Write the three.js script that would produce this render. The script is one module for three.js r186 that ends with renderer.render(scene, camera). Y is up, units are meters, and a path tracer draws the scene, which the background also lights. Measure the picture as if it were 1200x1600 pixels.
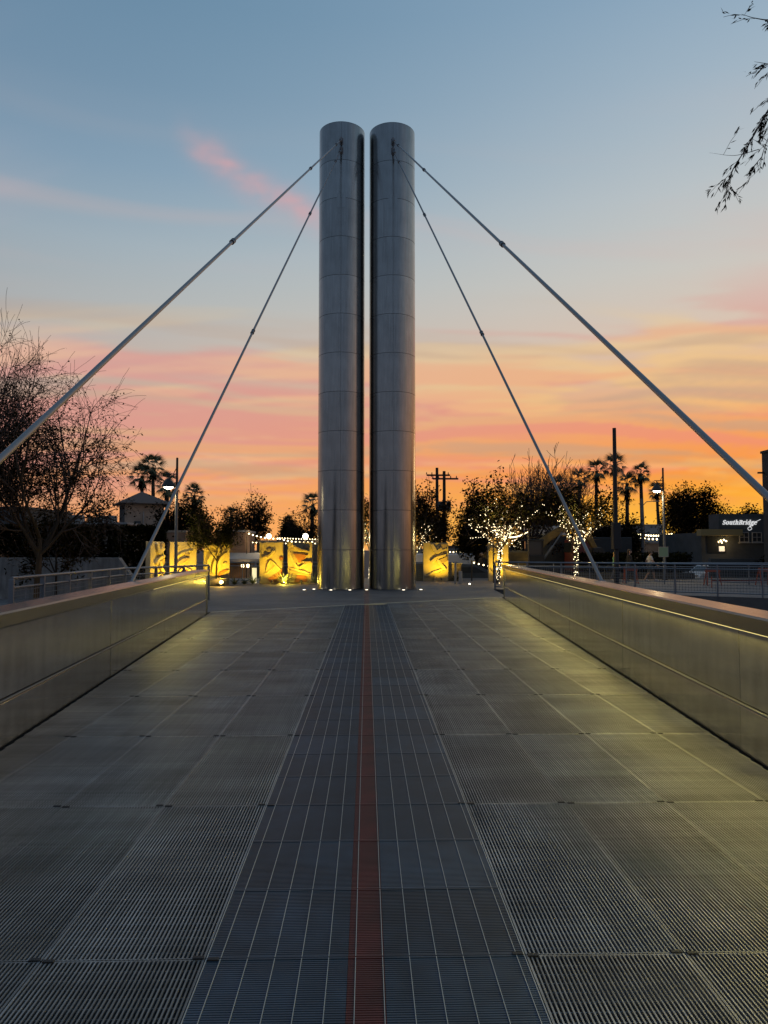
import * as THREE from 'three';
import { ImprovedNoise } from 'three/addons/math/ImprovedNoise.js';
import { mergeGeometries, mergeVertices } from 'three/addons/utils/BufferGeometryUtils.js';
import { RoundedBoxGeometry } from 'three/addons/geometries/RoundedBoxGeometry.js';
import { MarchingCubes } from 'three/addons/objects/MarchingCubes.js';
import { FontLoader } from 'three/addons/loaders/FontLoader.js';
import { TextGeometry } from 'three/addons/geometries/TextGeometry.js';
import { RectAreaLightUniformsLib } from 'three/addons/lights/RectAreaLightUniformsLib.js';

// ------------------------------------------------------------------ camera, sky, sun, exposure
const scene = new THREE.Scene();
const camera = new THREE.PerspectiveCamera(70.12, 768 / 1024, 0.05, 4000);
camera.position.set(0, 1.65, 0);
camera.rotation.order = 'YXZ';
camera.rotation.set(0.0517, -0.02368, 0);

const renderer = new THREE.WebGLRenderer({ antialias: true });
renderer.setSize(768, 1024);
renderer.toneMapping = THREE.LinearToneMapping;
renderer.toneMappingExposure = 1.0;
renderer.shadowMap.enabled = true;
RectAreaLightUniformsLib.init();

const DEG = Math.PI / 180;
const nz = new ImprovedNoise();
const fbm = (x, y, z, oct = 4) => { let s = 0, a = 0.5, f = 1; for (let i = 0; i < oct; i++) { s += a * nz.noise(x * f, y * f, z + i * 7.3); a *= 0.5; f *= 2.03; } return s; };
const lin = c => { c /= 255; return c <= 0.04045 ? c / 12.92 : Math.pow((c + 0.055) / 1.055, 2.4); };
const sm = (a, b, x) => { const t = Math.min(1, Math.max(0, (x - a) / (b - a))); return t * t * (3 - 2 * t); };
const mixc = (a, b, t) => [a[0] + (b[0] - a[0]) * t, a[1] + (b[1] - a[1]) * t, a[2] + (b[2] - a[2]) * t];
const ramp = (tab, e) => {
  if (e <= tab[0][0]) return tab[0][1];
  for (let i = 1; i < tab.length; i++) if (e <= tab[i][0]) return mixc(tab[i - 1][1], tab[i][1], (e - tab[i - 1][0]) / (tab[i][0] - tab[i - 1][0]));
  return tab[tab.length - 1][1];
};
// dusk sky by elevation in degrees: towards the afterglow, beside it, and opposite
const GLOW = [[-2, [255, 196, 66]], [2, [255, 190, 62]], [4, [254, 172, 56]], [6, [251, 152, 70]], [9, [244, 164, 104]], [12, [230, 182, 144]], [16, [218, 196, 178]], [20, [204, 200, 192]], [25, [188, 195, 198]], [31, [164, 182, 196]], [37, [142, 168, 190]], [55, [112, 144, 174]], [90, [90, 120, 152]]];
const SIDE = [[-2, [250, 168, 108]], [2, [250, 167, 106]], [4, [247, 166, 108]], [6, [240, 166, 118]], [9, [226, 172, 138]], [12, [206, 174, 156]], [15, [194, 183, 174]], [18, [181, 185, 184]], [22, [164, 179, 188]], [27, [134, 161, 182]], [32, [118, 148, 172]], [37, [107, 140, 166]], [55, [94, 128, 160]], [90, [90, 120, 152]]];
const BACK = [[-2, [112, 112, 122]], [3, [118, 118, 128]], [8, [122, 124, 136]], [14, [116, 126, 144]], [25, [104, 124, 148]], [45, [94, 120, 150]], [90, [90, 120, 152]]];
function skyAt(az, el) {          // az in degrees, 0 straight down the bridge, positive to the right
  const d = Math.abs(((az - 38 + 540) % 360) - 180);          // from the middle of the afterglow
  let c = mixc(ramp(GLOW, el), ramp(SIDE, el), sm(4, 62, d));
  c = mixc(c, ramp(BACK, el), sm(44, 122, d));
  if (el > 0 && d < 130) {
    const fade = 1 - sm(75, 130, d);
    const k = 1 / (Math.sin(el * DEG) + 0.10);                   // cloud sheet seen in perspective
    const px = Math.sin(az * DEG) * Math.cos(el * DEG) * k, py = Math.cos(az * DEG) * Math.cos(el * DEG) * k;
    const w = fbm(px * 0.5 + 3.1, py * 0.45, 2.2, 3);
    const s1 = fbm(px * 0.42 + w * 0.9 + 0.1 * py, py * 2.6 + w * 2.0, 5.5, 5);
    const s2 = fbm(px * 0.75 + 9.0 + w, py * 3.2 - w * 1.4 + px * 0.12, 11.5, 4);
    const s3 = fbm(px * 0.9 + 2.0 + w * 1.5, py * 6.5 + w * 3.0 + px * 0.2, 17.5, 4);
    const low = sm(2.0, 6.0, el) * (1 - sm(13.5, 20, el));
    const mid = sm(9, 16, el) * (1 - sm(21, 33, el));
    const right = 1 - sm(10, 60, d);
    c = mixc(c, mixc([221, 153, 143], [243, 146, 112], right * (1 - sm(6, 15, el))), fade * low * sm(-0.02, 0.18, s1 + 0.4 * s3) * 0.76);
    c = mixc(c, mixc([243, 208, 156], [255, 206, 122], right), fade * low * sm(0.05, 0.28, s2 + 0.4 * s3) * 0.42);
    c = mixc(c, [190, 160, 140], fade * low * sm(0.05, 0.28, -s1 + 0.4 * s3) * 0.5);
    c = mixc(c, [216, 178, 172], fade * mid * sm(0.0, 0.36, s1 * 0.8 + w * 0.4) * 0.42);
    c = mixc(c, [198, 180, 190], fade * sm(16, 24, el) * (1 - sm(30, 42, el)) * sm(0.04, 0.4, s2 * 0.6 + w * 0.6) * 0.24);
    // one brighter wisp
    const q = az + 9.2, wy = el - (26.9 - 0.42 * q + 0.9 * fbm(az * 0.3, el * 0.3, 1.7, 3));
    const wisp = Math.exp(-(wy * wy) / 1.1) * sm(-6.6, -3.0, q) * (1 - sm(3.5, 7.5, q)) * (0.75 + 0.9 * fbm(az * 0.5 + 4, el * 1.4, 8.8, 3));
    c = mixc(c, [214, 164, 168], Math.min(1, Math.max(0, wisp)) * 0.7);
  }
  return c;
}
{
  const Wd = 2048, Ht = 1024, data = new Float32Array(Wd * Ht * 4);
  for (let j = 0; j < Ht; j++) {
    const el = ((j + 0.5) / Ht - 0.5) * 180;
    for (let i = 0; i < Wd; i++) {
      const th = ((i + 0.5) / Wd - 0.5) * 2 * Math.PI;            // atan2(z, x)
      const az = Math.atan2(Math.cos(th), -Math.sin(th)) / DEG;
      const c = skyAt(az, Math.max(el, -2)), o = (j * Wd + i) * 4;
      data[o] = lin(c[0]); data[o + 1] = lin(c[1]); data[o + 2] = lin(c[2]); data[o + 3] = 1;
    }
  }
  const t = new THREE.DataTexture(data, Wd, Ht, THREE.RGBAFormat, THREE.FloatType);
  t.mapping = THREE.EquirectangularReflectionMapping; t.magFilter = THREE.LinearFilter; t.minFilter = THREE.LinearFilter;
  t.wrapS = THREE.RepeatWrapping; t.colorSpace = THREE.LinearSRGBColorSpace; t.needsUpdate = true;
  scene.background = t; scene.environment = t;
}
const sun = new THREE.DirectionalLight(new THREE.Color(1, 0.62, 0.3), 0.18);
sun.position.set(Math.sin(38 * DEG) * 100, 4, -Math.cos(38 * DEG) * 100 - 20);
sun.target.position.set(0, 0, -20);
sun.castShadow = true; sun.shadow.radius = 24; sun.shadow.mapSize.set(2048, 2048);
Object.assign(sun.shadow.camera, { left: -60, right: 60, top: 40, bottom: -20, near: 1, far: 260 });
scene.add(sun, sun.target);

// ------------------------------------------------------------------ helpers
let rs = 12345;
const seed = n => { rs = (n * 2654435761) >>> 0; };
const rnd = () => { rs = (rs + 0x6D2B79F5) >>> 0; let t = rs; t = Math.imul(t ^ (t >>> 15), t | 1); t ^= t + Math.imul(t ^ (t >>> 7), t | 61); return ((t ^ (t >>> 14)) >>> 0) / 4294967296; };
const R = (a, b) => a + (b - a) * rnd();
const V = (x, y, z) => new THREE.Vector3(x, y, z);

const taken = {};
const numbered = n => { if (!(n in taken)) { taken[n] = 0; return n; } taken[n]++; return n + '_' + String(taken[n]).padStart(3, '0'); };
function fin(o) { o.traverse(c => { if (c.isMesh) { c.castShadow = true; c.receiveShadow = true; } }); return o; }
function tag(o, label, category, group) { o.userData.label = label; o.userData.category = category; if (group) o.userData.group = group; return o; }
function thing(name, label, category, pos = [0, 0, 0], turn = 0, group) {
  const o = new THREE.Group(); o.name = numbered(name); o.position.set(...pos); o.rotation.y = turn; scene.add(o);
  return tag(o, label, category, group);
}
function part(name, geo, mat, parent, pos, rot) {
  const m = new THREE.Mesh(geo, mat); m.name = name; if (pos) m.position.set(...pos); if (rot) m.rotation.set(...rot);
  m.castShadow = m.receiveShadow = true; parent.add(m); return m;
}
function structure(name, geo, mat) { const m = part(name, geo, mat, scene); m.name = numbered(name); m.userData.kind = 'structure'; return m; }
const col = (r, g, b) => new THREE.Color().setRGB(r, g, b);
const mat = (c, rough = 0.8, metal = 0, more = {}) => new THREE.MeshStandardMaterial({ color: col(...c), roughness: rough, metalness: metal, ...more });
const glow = (c, k, base = [0.8, 0.8, 0.75]) => new THREE.MeshStandardMaterial({ color: col(...base), roughness: 0.5, emissive: col(...c), emissiveIntensity: k });

class MB {
  constructor() { this.p = []; this.n = []; this.u = []; this.c = null; this.i = []; }
  vert(x, y, z, nx, ny, nz2, u, v) { this.p.push(x, y, z); this.n.push(nx, ny, nz2); this.u.push(u, v); return this.p.length / 3 - 1; }
  // axis-aligned box; skip = letters of faces left out
  box(x0, y0, z0, x1, y1, z1, skip = '') {
    const f = (a, b, c, d, n, us) => { const k = [a, b, c, d].map((q, j) => this.vert(...q, ...n, us[j][0], us[j][1])); this.i.push(k[0], k[1], k[2], k[0], k[2], k[3]); };
    if (!skip.includes('t')) f([x0, y1, z1], [x1, y1, z1], [x1, y1, z0], [x0, y1, z0], [0, 1, 0], [[x0, -z1], [x1, -z1], [x1, -z0], [x0, -z0]]);
    if (!skip.includes('b')) f([x0, y0, z0], [x1, y0, z0], [x1, y0, z1], [x0, y0, z1], [0, -1, 0], [[x0, z0], [x1, z0], [x1, z1], [x0, z1]]);
    if (!skip.includes('f')) f([x0, y0, z1], [x1, y0, z1], [x1, y1, z1], [x0, y1, z1], [0, 0, 1], [[x0, y0], [x1, y0], [x1, y1], [x0, y1]]);
    if (!skip.includes('k')) f([x1, y0, z0], [x0, y0, z0], [x0, y1, z0], [x1, y1, z0], [0, 0, -1], [[-x1, y0], [-x0, y0], [-x0, y1], [-x1, y1]]);
    if (!skip.includes('r')) f([x1, y0, z1], [x1, y0, z0], [x1, y1, z0], [x1, y1, z1], [1, 0, 0], [[-z1, y0], [-z0, y0], [-z0, y1], [-z1, y1]]);
    if (!skip.includes('l')) f([x0, y0, z0], [x0, y0, z1], [x0, y1, z1], [x0, y1, z0], [-1, 0, 0], [[z0, y0], [z1, y0], [z1, y1], [z0, y1]]);
    return this;
  }
  // tube through points with a radius at each
  tube(pts, rad, sides = 6, cap = true) {
    const n = pts.length, base = this.p.length / 3; let len = 0, up = V(0, 0, 1);
    const t0 = pts[1].clone().sub(pts[0]).normalize(); if (Math.abs(t0.z) > 0.9) up = V(1, 0, 0);
    for (let j = 0; j < n; j++) {
      const t = pts[Math.min(j + 1, n - 1)].clone().sub(pts[Math.max(j - 1, 0)]).normalize();
      const a = up.clone().cross(t).normalize(), b = t.clone().cross(a).normalize(); up = b.clone().negate().cross(V(0, 0, 0)).lengthSq() ? up : b;
      up = t.clone().cross(a).normalize();
      if (j) len += pts[j].distanceTo(pts[j - 1]);
      const r = Array.isArray(rad) ? rad[j] : rad;
      for (let k = 0; k <= sides; k++) {
        const an = k / sides * 2 * Math.PI, ca = Math.cos(an), sa = Math.sin(an);
        const nx = a.x * ca + b.x * sa, ny = a.y * ca + b.y * sa, nzz = a.z * ca + b.z * sa;
        this.vert(pts[j].x + nx * r, pts[j].y + ny * r, pts[j].z + nzz * r, nx, ny, nzz, k / sides * 6.28 * r, len);
      }
    }
    for (let j = 0; j < n - 1; j++) for (let k = 0; k < sides; k++) { const q = base + j * (sides + 1) + k; this.i.push(q, q + 1, q + sides + 2, q, q + sides + 2, q + sides + 1); }
    if (cap) for (const j of [0, n - 1]) {
      const t = (j ? pts[n - 1].clone().sub(pts[n - 2]) : pts[0].clone().sub(pts[1])).normalize();
      const c = this.vert(pts[j].x, pts[j].y, pts[j].z, t.x, t.y, t.z, 0, 0), s = this.p.length / 3;
      for (let k = 0; k <= sides; k++) { const q = (base + j * (sides + 1) + k) * 3; this.vert(this.p[q], this.p[q + 1], this.p[q + 2], t.x, t.y, t.z, 0, 0); }
      for (let k = 0; k < sides; k++) j ? this.i.push(c, s + k, s + k + 1) : this.i.push(c, s + k + 1, s + k);
    }
    return this;
  }
  // leaf: a folded diamond, two triangles
  leaf(o, dir, side, len, wid, shade) {
    const nn = dir.clone().cross(side).normalize();
    const a = this.vert(o.x, o.y, o.z, nn.x, nn.y, nn.z, 0, 0);
    const m = o.clone().addScaledVector(dir, len * 0.5);
    const b = this.vert(m.x + side.x * wid, m.y + side.y * wid, m.z + side.z * wid, nn.x, nn.y, nn.z, 1, 0.5);
    const e = this.vert(o.x + dir.x * len, o.y + dir.y * len, o.z + dir.z * len, nn.x, nn.y, nn.z, 0.5, 1);
    const c = this.vert(m.x - side.x * wid, m.y - side.y * wid, m.z - side.z * wid, nn.x, nn.y, nn.z, 0, 0.5);
    this.i.push(a, b, e, a, e, c);
    if (shade) { (this.c ||= []).push(...shade, ...shade, ...shade, ...shade); }
    return this;
  }
  tri(a, b, c) {
    const n = b.clone().sub(a).cross(c.clone().sub(a)).normalize();
    const k = [a, b, c].map(q => this.vert(q.x, q.y, q.z, n.x, n.y, n.z, q.x, q.y)); this.i.push(...k); return this;
  }
  geo() {
    const g = new THREE.BufferGeometry();
    g.setAttribute('position', new THREE.Float32BufferAttribute(this.p, 3)); g.setAttribute('normal', new THREE.Float32BufferAttribute(this.n, 3)); g.setAttribute('uv', new THREE.Float32BufferAttribute(this.u, 2));
    if (this.c) g.setAttribute('color', new THREE.Float32BufferAttribute(this.c, 3));
    g.setIndex(this.i); return g;
  }
}
const box = (x0, y0, z0, x1, y1, z1) => new MB().box(x0, y0, z0, x1, y1, z1).geo();
const rbox = (w, h, d, r = 0.01, x = 0, y = 0, z = 0) => new RoundedBoxGeometry(w, h, d, 2, r).translate(x, y, z);
const merge = gs => mergeGeometries(gs.map(g => { const q = g.index ? g.toNonIndexed() : g; for (const k of Object.keys(q.attributes)) if (!['position', 'normal', 'uv'].includes(k)) q.deleteAttribute(k); return q; }));
const rod = (a, b, r, sides = 8) => new MB().tube([a, b], r, sides).geo();
const slab = (pts, y0, y1, bevel = 0) => {          // pts: [x, z]
  const s = new THREE.Shape(pts.map(p => new THREE.Vector2(p[0], -p[1])));
  return new THREE.ExtrudeGeometry(s, { depth: y1 - y0, bevelEnabled: false }).rotateX(-Math.PI / 2).translate(0, y0, 0);
};
// tiling grain: values round 1, made of fine and coarse noise
function grain(size, amp, fn, rep, srgbBase = 200) {
  const d = new Uint8Array(size * size * 4);
  for (let j = 0; j < size; j++) for (let i = 0; i < size; i++) {
    const v = fn(i / size, j / size), o = (j * size + i) * 4;
    const c = Array.isArray(v) ? v : [v, v, v];
    for (let k = 0; k < 3; k++) d[o + k] = Math.max(0, Math.min(255, srgbBase * (1 + amp * c[k])));
    d[o + 3] = 255;
  }
  const t = new THREE.DataTexture(d, size, size); t.wrapS = t.wrapT = THREE.RepeatWrapping; t.magFilter = THREE.LinearFilter; t.minFilter = THREE.LinearMipmapLinearFilter; t.generateMipmaps = true;
  t.repeat.set(rep[0], rep[1]); t.needsUpdate = true; return t;
}
const tile = (u, v, fu, fv, z, oct) => {      // seamless by blending two shifted copies
  const n = (a, b) => fbm(a * fu, b * fv, z, oct);
  const wu = u, wv = v;
  return (n(u, v) * (1 - wu) + n(u - 1, v) * wu) * (1 - wv) + (n(u, v - 1) * (1 - wu) + n(u - 1, v - 1) * wu) * wv;
};
const asColor = t => { t.colorSpace = THREE.SRGBColorSpace; return t; };
const texStain = asColor(grain(512, 0.75, (u, v) => tile(u, v, 5, 5, 1.1, 5) + 0.6 * tile(u, v, 40, 40, 4.4, 2) + 0.35 * tile(u, v, 14, 3, 9.1, 3), [0.22, 0.22]));
const texPlaza = asColor(grain(1024, 0.5, (u, v) => tile(u, v, 6, 6, 3.1, 5) + 0.5 * tile(u, v, 70, 70, 6.4, 2) + 0.4 * tile(u, v, 2, 22, 7.7, 3), [0.09, 0.09]));
const texPlaster = asColor(grain(256, 0.3, (u, v) => tile(u, v, 4, 6, 2.2, 5) + 0.4 * tile(u, v, 30, 30, 2.4, 2), [0.3, 0.3]));
const texDrip = asColor(grain(512, 0.55, (u, v) => tile(u, v, 26, 2.2, 8.2, 4) + 0.6 * tile(u, v, 5, 4, 3.3, 4) + 0.25 * tile(u, v, 60, 60, 3.9, 2), [0.33, 0.45]));
const texBrush = grain(512, 0.45, (u, v) => tile(u, v, 90, 3, 5.2, 3) + 0.7 * tile(u, v, 5, 4, 6.3, 4), [0.5, 0.35], 170);
const texSteel = asColor(grain(512, 0.2, (u, v) => tile(u, v, 40, 2, 5.9, 3) + 0.7 * tile(u, v, 6, 5, 6.8, 5), [0.5, 0.33], 215));
const texBar = asColor(grain(1024, 0.8, (u, v) => 0.75 * tile(u, v, 150, 5, 21.2, 2) + 0.55 * tile(u, v, 7, 26, 12.7, 4) + 0.8 * tile(u, v, 6, 5, 31.1, 5), [0.31, 0.31], 190));
const texWall = asColor(grain(512, 0.24, (u, v) => 0.8 * tile(u, v, 46, 1.6, 15.9, 3) + 0.8 * tile(u, v, 5, 4, 16.8, 5) + 0.3 * tile(u, v, 60, 60, 18.8, 2), [0.5, 0.5], 215));
const texBark = asColor(grain(256, 0.9, (u, v) => tile(u, v, 18, 4, 5.2, 4), [2, 0.7], 170));

// ------------------------------------------------------------------ materials
const M = {
  plaza: mat([0.20, 0.175, 0.16], 0.72, 0, { map: texPlaza }),
  ground: mat([0.07, 0.066, 0.062], 0.9, 0, { map: texPlaza }),
  concrete: mat([0.3, 0.29, 0.275], 0.85, 0, { map: texDrip }),
  water: mat([0.012, 0.018, 0.018], 0.08),
  pan: mat([0.012, 0.012, 0.013], 0.9),
  clip: mat([0.02, 0.02, 0.022], 0.6, 0.3),
  inlayBlue: mat([0.045, 0.066, 0.09], 0.5, 0.25, { map: texStain }),
  inlayRed: mat([0.18, 0.024, 0.021], 0.55, 0.1, { map: texStain }),
  rib: mat([0.42, 0.42, 0.40], 0.5, 0.3),
  steelA: mat([0.42, 0.435, 0.435], 0.34, 1, { map: texSteel, roughnessMap: texBrush }),
  steelDark: mat([0.08, 0.08, 0.085], 0.5, 0.8),
  wallPanel: mat([0.74, 0.725, 0.69], 0.21, 0.9, { map: texWall, roughnessMap: texBrush }),
  coping: mat([0.40, 0.395, 0.37], 0.26, 0.95, { map: texSteel }),
  cable: mat([0.26, 0.255, 0.25], 0.45, 0.5),
  darkMetal: mat([0.035, 0.033, 0.033], 0.5, 0.4),
  greyMetal: mat([0.16, 0.17, 0.18], 0.5, 0.5),
  railMetal: mat([0.20, 0.215, 0.235], 0.45, 0.5),
  sand: mat([0.50, 0.42, 0.26], 0.9, 0, { map: texPlaster }),
  sandRed: mat([0.34, 0.13, 0.055], 0.9, 0, { map: texPlaster }),
  sandDark: mat([0.34, 0.26, 0.17], 0.9, 0, { map: texPlaster }),
  bark: mat([0.085, 0.066, 0.05], 0.95, 0, { map: texBark }),
  twig: mat([0.07, 0.05, 0.042], 0.95),
  leaf: new THREE.MeshPhysicalMaterial({ color: 0xffffff, roughness: 0.95, vertexColors: true, transmission: 0.4, thickness: 0 }),
  palmTrunk: mat([0.10, 0.08, 0.06], 0.95, 0, { map: texBark }),
  frond: mat([0.075, 0.095, 0.045], 0.7),
  skirt: mat([0.10, 0.075, 0.045], 0.95),
  tan: mat([0.56, 0.45, 0.35], 0.9, 0, { map: texPlaster }),
  peach: mat([0.46, 0.29, 0.19], 0.9, 0, { map: texPlaster }),
  pale: mat([0.55, 0.54, 0.52], 0.9, 0, { map: texPlaster }),
  slate: mat([0.10, 0.115, 0.125], 0.85, 0, { map: texPlaster }),
  slateDark: mat([0.055, 0.062, 0.07], 0.85, 0, { map: texPlaster }),
  olive: mat([0.28, 0.22, 0.10], 0.85),
  roof: mat([0.12, 0.09, 0.075], 0.85),
  glass: mat([0.03, 0.035, 0.04], 0.08),
  yellowPaint: mat([0.34, 0.20, 0.035], 0.5, 0, { map: texStain }),
  black: mat([0.018, 0.018, 0.02], 0.7),
  white: mat([0.7, 0.7, 0.7], 0.35),
  red: mat([0.13, 0.02, 0.018], 0.5),
  orange: mat([0.42, 0.09, 0.04], 0.7),
  rubber: mat([0.02, 0.02, 0.02], 0.9),
  bulb: glow([1, 0.80, 0.42], 7),
  fairy: glow([1, 0.84, 0.50], 4),
  lampLens: glow([1, 0.93, 0.74], 9),
  flood: glow([1, 0.72, 0.22], 10),
};

// ------------------------------------------------------------------ ground, canal, plaza
const jz = x => -19.44 - (x + 4.23) * 0.668;                       // where the deck meets the plaza
const wallX = (side, d) => side < 0 ? -(2.518 + 0.0839 * d) : 2.567 + 0.0852 * d;
const bank = [[-6.3, -12.6], [-6.5, -20.5], [-4.4, jz(-4.4) - 0.03], [4.95, jz(4.95) - 0.03], [5.3, -30.6], [13.7, -24.7], [60, -13]];
structure('plaza', slab([[-70, -12.6], ...bank, [70, -13], [70, -42.5], [-70, -42.5]], -0.748, 0), M.plaza);
{
  const s = new THREE.Shape([[-1500, -200], [1500, -200], [1500, 2500], [-1500, 2500]].map(p => new THREE.Vector2(...p)));
  const hole = [[-400, -12.7], ...bank, [400, 10], [400, 14], [20, -4.5], [12, -7.5], [5.8, -6.4], [3.4, 3], [-3.4, 3], [-400, 3]];
  s.holes.push(new THREE.Path(hole.map(p => new THREE.Vector2(p[0], -p[1]))));
  structure('ground', new THREE.ExtrudeGeometry(s, { depth: 2.4, bevelEnabled: false }).rotateX(-Math.PI / 2).translate(0, -3.15, 0), M.ground);
}
structure('canal_water', new THREE.PlaneGeometry(900, 80).rotateX(-Math.PI / 2).translate(0, -2.5, -10), M.water);
structure('canal_terrace', slab([[-60, 3], [3.3, 3], [5.8, -6.4], [12, -7.5], [20, -4.5], [60, -3], [60, 40], [-60, 40]], -0.748, -0.004), M.plaza);
{ // joint strip and inlaid line on the plaza
  const a = V(-4.12, 0, jz(-4.12)), b = V(4.70, 0, jz(4.70)), u = b.clone().sub(a), L = u.length();
  const g = box(0, -0.05, -0.03, L, 0.006, 0.03); const m = structure('joint_strip', g, M.rib); m.position.copy(a); m.rotation.y = Math.atan2(-u.z, u.x);
  structure('inlay_line', box(-0.075, -0.05, -34.5, 0.075, 0.005, jz(0) - 0.12), mat([0.24, 0.12, 0.10], 0.7, 0, { map: texStain }));
}

// ------------------------------------------------------------------ bridge deck: bar gratings and the inlaid walkway strip
{
  const deck = new THREE.Group(); deck.name = 'bridge_deck'; deck.userData.kind = 'structure'; scene.add(deck);
  const CW = 0.655, X0 = 0.648, RL = 1.777, Z0 = 3.05, PITCH = 0.0178, BW = 0.0066;
  const tones = [];
  for (let k = 0; k < 7; k++) {
    const t = texBar.clone(); t.offset.set(k * 0.37, k * 0.61); t.needsUpdate = true;
    const b = [0.43, 0.40, 0.46, 0.41, 0.44, 0.47, 0.37][k], w = [0, 0.008, 0, 0.005, -0.01, 0.015, 0][k];
    tones.push(mat([b + w, b, b - w * 1.4], 0.5, 0.35, { map: t }));
  }
  seed(77);
  const limit = (side, x) => {   // nearest and farthest distance along a bar at x that is between the parapets and before the joint
    const dWall = side < 0 ? (Math.abs(x) + 0.03 - 2.518) / 0.0839 : (x + 0.03 - 2.567) / 0.0852;
    return [Math.max(-3, dWall), -jz(x) - 0.05];
  };
  const full = {};
  for (const side of [-1, 1]) for (let c = 0; c < 7; c++) for (let r = -4; r < 14; r++) {
    const xa = X0 + c * CW + 0.003, xb = X0 + (c + 1) * CW - 0.003, da = Z0 + r * RL + 0.003, db = Z0 + (r + 1) * RL - 0.003;
    const mb = new MB(); let clipped = false, any = false;
    const n = Math.floor((xb - xa) / PITCH);
    for (let k = 0; k <= n; k++) {
      const edge = k === 0 || k === n, bw = edge ? 0.0085 : BW, x = xa + bw / 2 + (xb - xa - bw) * k / n;
      const [l0, l1] = limit(side, side * x); const a = Math.max(da, l0), b = Math.min(db, l1);
      if (a > da + 1e-4 || b < db - 1e-4) clipped = true;
      if (b - a < 0.02) continue; any = true;
      mb.box(side * x - bw / 2, -0.032, -b, side * x + bw / 2, edge ? 0.0008 : 0, -a, 'b');
    }
    if (!any) continue;
    const m = Math.round((db - da) / 0.0592);
    for (let k = 0; k <= m; k++) {
      const edge = k === 0 || k === m, d = da + 0.003 + (db - da - 0.006) * k / m; let p = xa, q = xb;
      if (clipped) { let lo = null, hi = null; for (let x = xa; x <= xb; x += 0.01) { const [l0, l1] = limit(side, side * x); if (d > l0 && d < l1) { lo ??= x; hi = x; } } if (lo === null || hi - lo < 0.02) continue; p = lo; q = hi; }
      const xs = [side * p, side * q].sort((a, b) => a - b);
      mb.box(xs[0], -0.03, -d - (edge ? 0.003 : 0.002), xs[1], edge ? -0.0005 : -0.009, -d + (edge ? 0.003 : 0.002), 'b');
    }
    part('grating_panel', mb.geo(), tones[Math.floor(rnd() * 7)], deck);
  }
  // hold-down clips at the panel corners
  for (const side of [-1, 1]) for (let c = 0; c < 5; c++) for (let r = 0; r < 7; r++) {
    const x = side * (X0 + c * CW), d = Z0 + r * RL; if (Math.abs(x) > Math.abs(wallX(side, d)) - 0.1) continue;
    for (const s of [-1, 1]) part('panel_clip', rbox(0.045, 0.006, 0.02, 0.002), M.clip, deck, [x + s * 0.03, 0.003, -d + s * 0.006]);
  }
  // inlay strip, one panel every 0.592 m: painted cross bars, ribs proud of them
  const PL = RL / 3, HB = 0.642, HR = 0.0735, ST = 0.01385;
  const blue = new MB(), redb = new MB(), ribs = new MB(); const nb = Math.round(PL / ST);
  for (let k = 0; k < nb; k++) {
    const z = -(k + 0.5) * PL / nb, h = k === 0 || k === nb - 1 ? 0.002 : 0;
    blue.box(-HB, -0.02, z - 0.0047, -HR, h, z + 0.0047, 'b'); blue.box(HR, -0.02, z - 0.0047, HB, h, z + 0.0047, 'b');
    redb.box(-HR + 0.001, -0.02, z - 0.0047, HR - 0.001, h, z + 0.0047, 'b');
  }
  for (let k = -5; k <= 6; k++) { const x = (k - 0.5) * 0.109 + 0.012; ribs.box(x - 0.0014, -0.01, -PL + 0.004, x + 0.0014, 0.003, -0.004, 'b'); }
  ribs.box(-HB - 0.004, -0.03, -PL + 0.002, -HB, 0.002, -0.002, 'b'); ribs.box(HB, -0.03, -PL + 0.002, HB + 0.004, 0.002, -0.002, 'b');
  const gb = blue.geo(), gr = redb.geo(), gw = ribs.geo();
  const blues = [0, 1, 2, 3].map(k => { const t = texStain.clone(); t.offset.set(k * 0.43, k * 0.29); t.needsUpdate = true; const f = [1, 0.82, 1.15, 0.95][k]; return mat([0.038 * f, 0.075 * f, 0.125 * f], 0.5, 0.1, { map: t }); });
  for (let k = -10; k < 33; k++) {
    const d = Z0 + k * PL; if (d + PL > 22.1 || d < -3) continue;
    const p = part('inlay_panel', gb, blues[Math.floor(rnd() * 4)], deck, [0, 0, -d]);
    part('painted_stripe', gr, M.inlayRed, p); part('rib', gw, M.rib, p);
  }
  // steel framing under the gratings; below it only the canal
  for (let r = -3; r < 13; r++) { const d = Z0 + r * RL, a = wallX(-1, d), b = wallX(1, d); if (d < 18) part('floor_beam', box(a, -0.36, -0.06, b, -0.04, 0.06), M.greyMetal, deck, [0, 0, -d]); }
  for (let c = 0; c < 3; c++) for (const sd of [-1, 1]) part('stringer', box(-0.05, -0.3, -18, 0.05, -0.036, 3), M.greyMetal, deck, [sd * (X0 + c * CW), 0, 0]);
  part('edge_beam', rod(V(wallX(-1, -3) - 0.12, -0.25, 3), V(wallX(-1, 19.2) - 0.12, -0.25, -19.2), 0.2, 8), M.greyMetal, deck);
  part('edge_beam', rod(V(wallX(1, -3) + 0.12, -0.25, 3), V(wallX(1, 25.2) + 0.12, -0.25, -25.2), 0.2, 8), M.greyMetal, deck);
}

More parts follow.
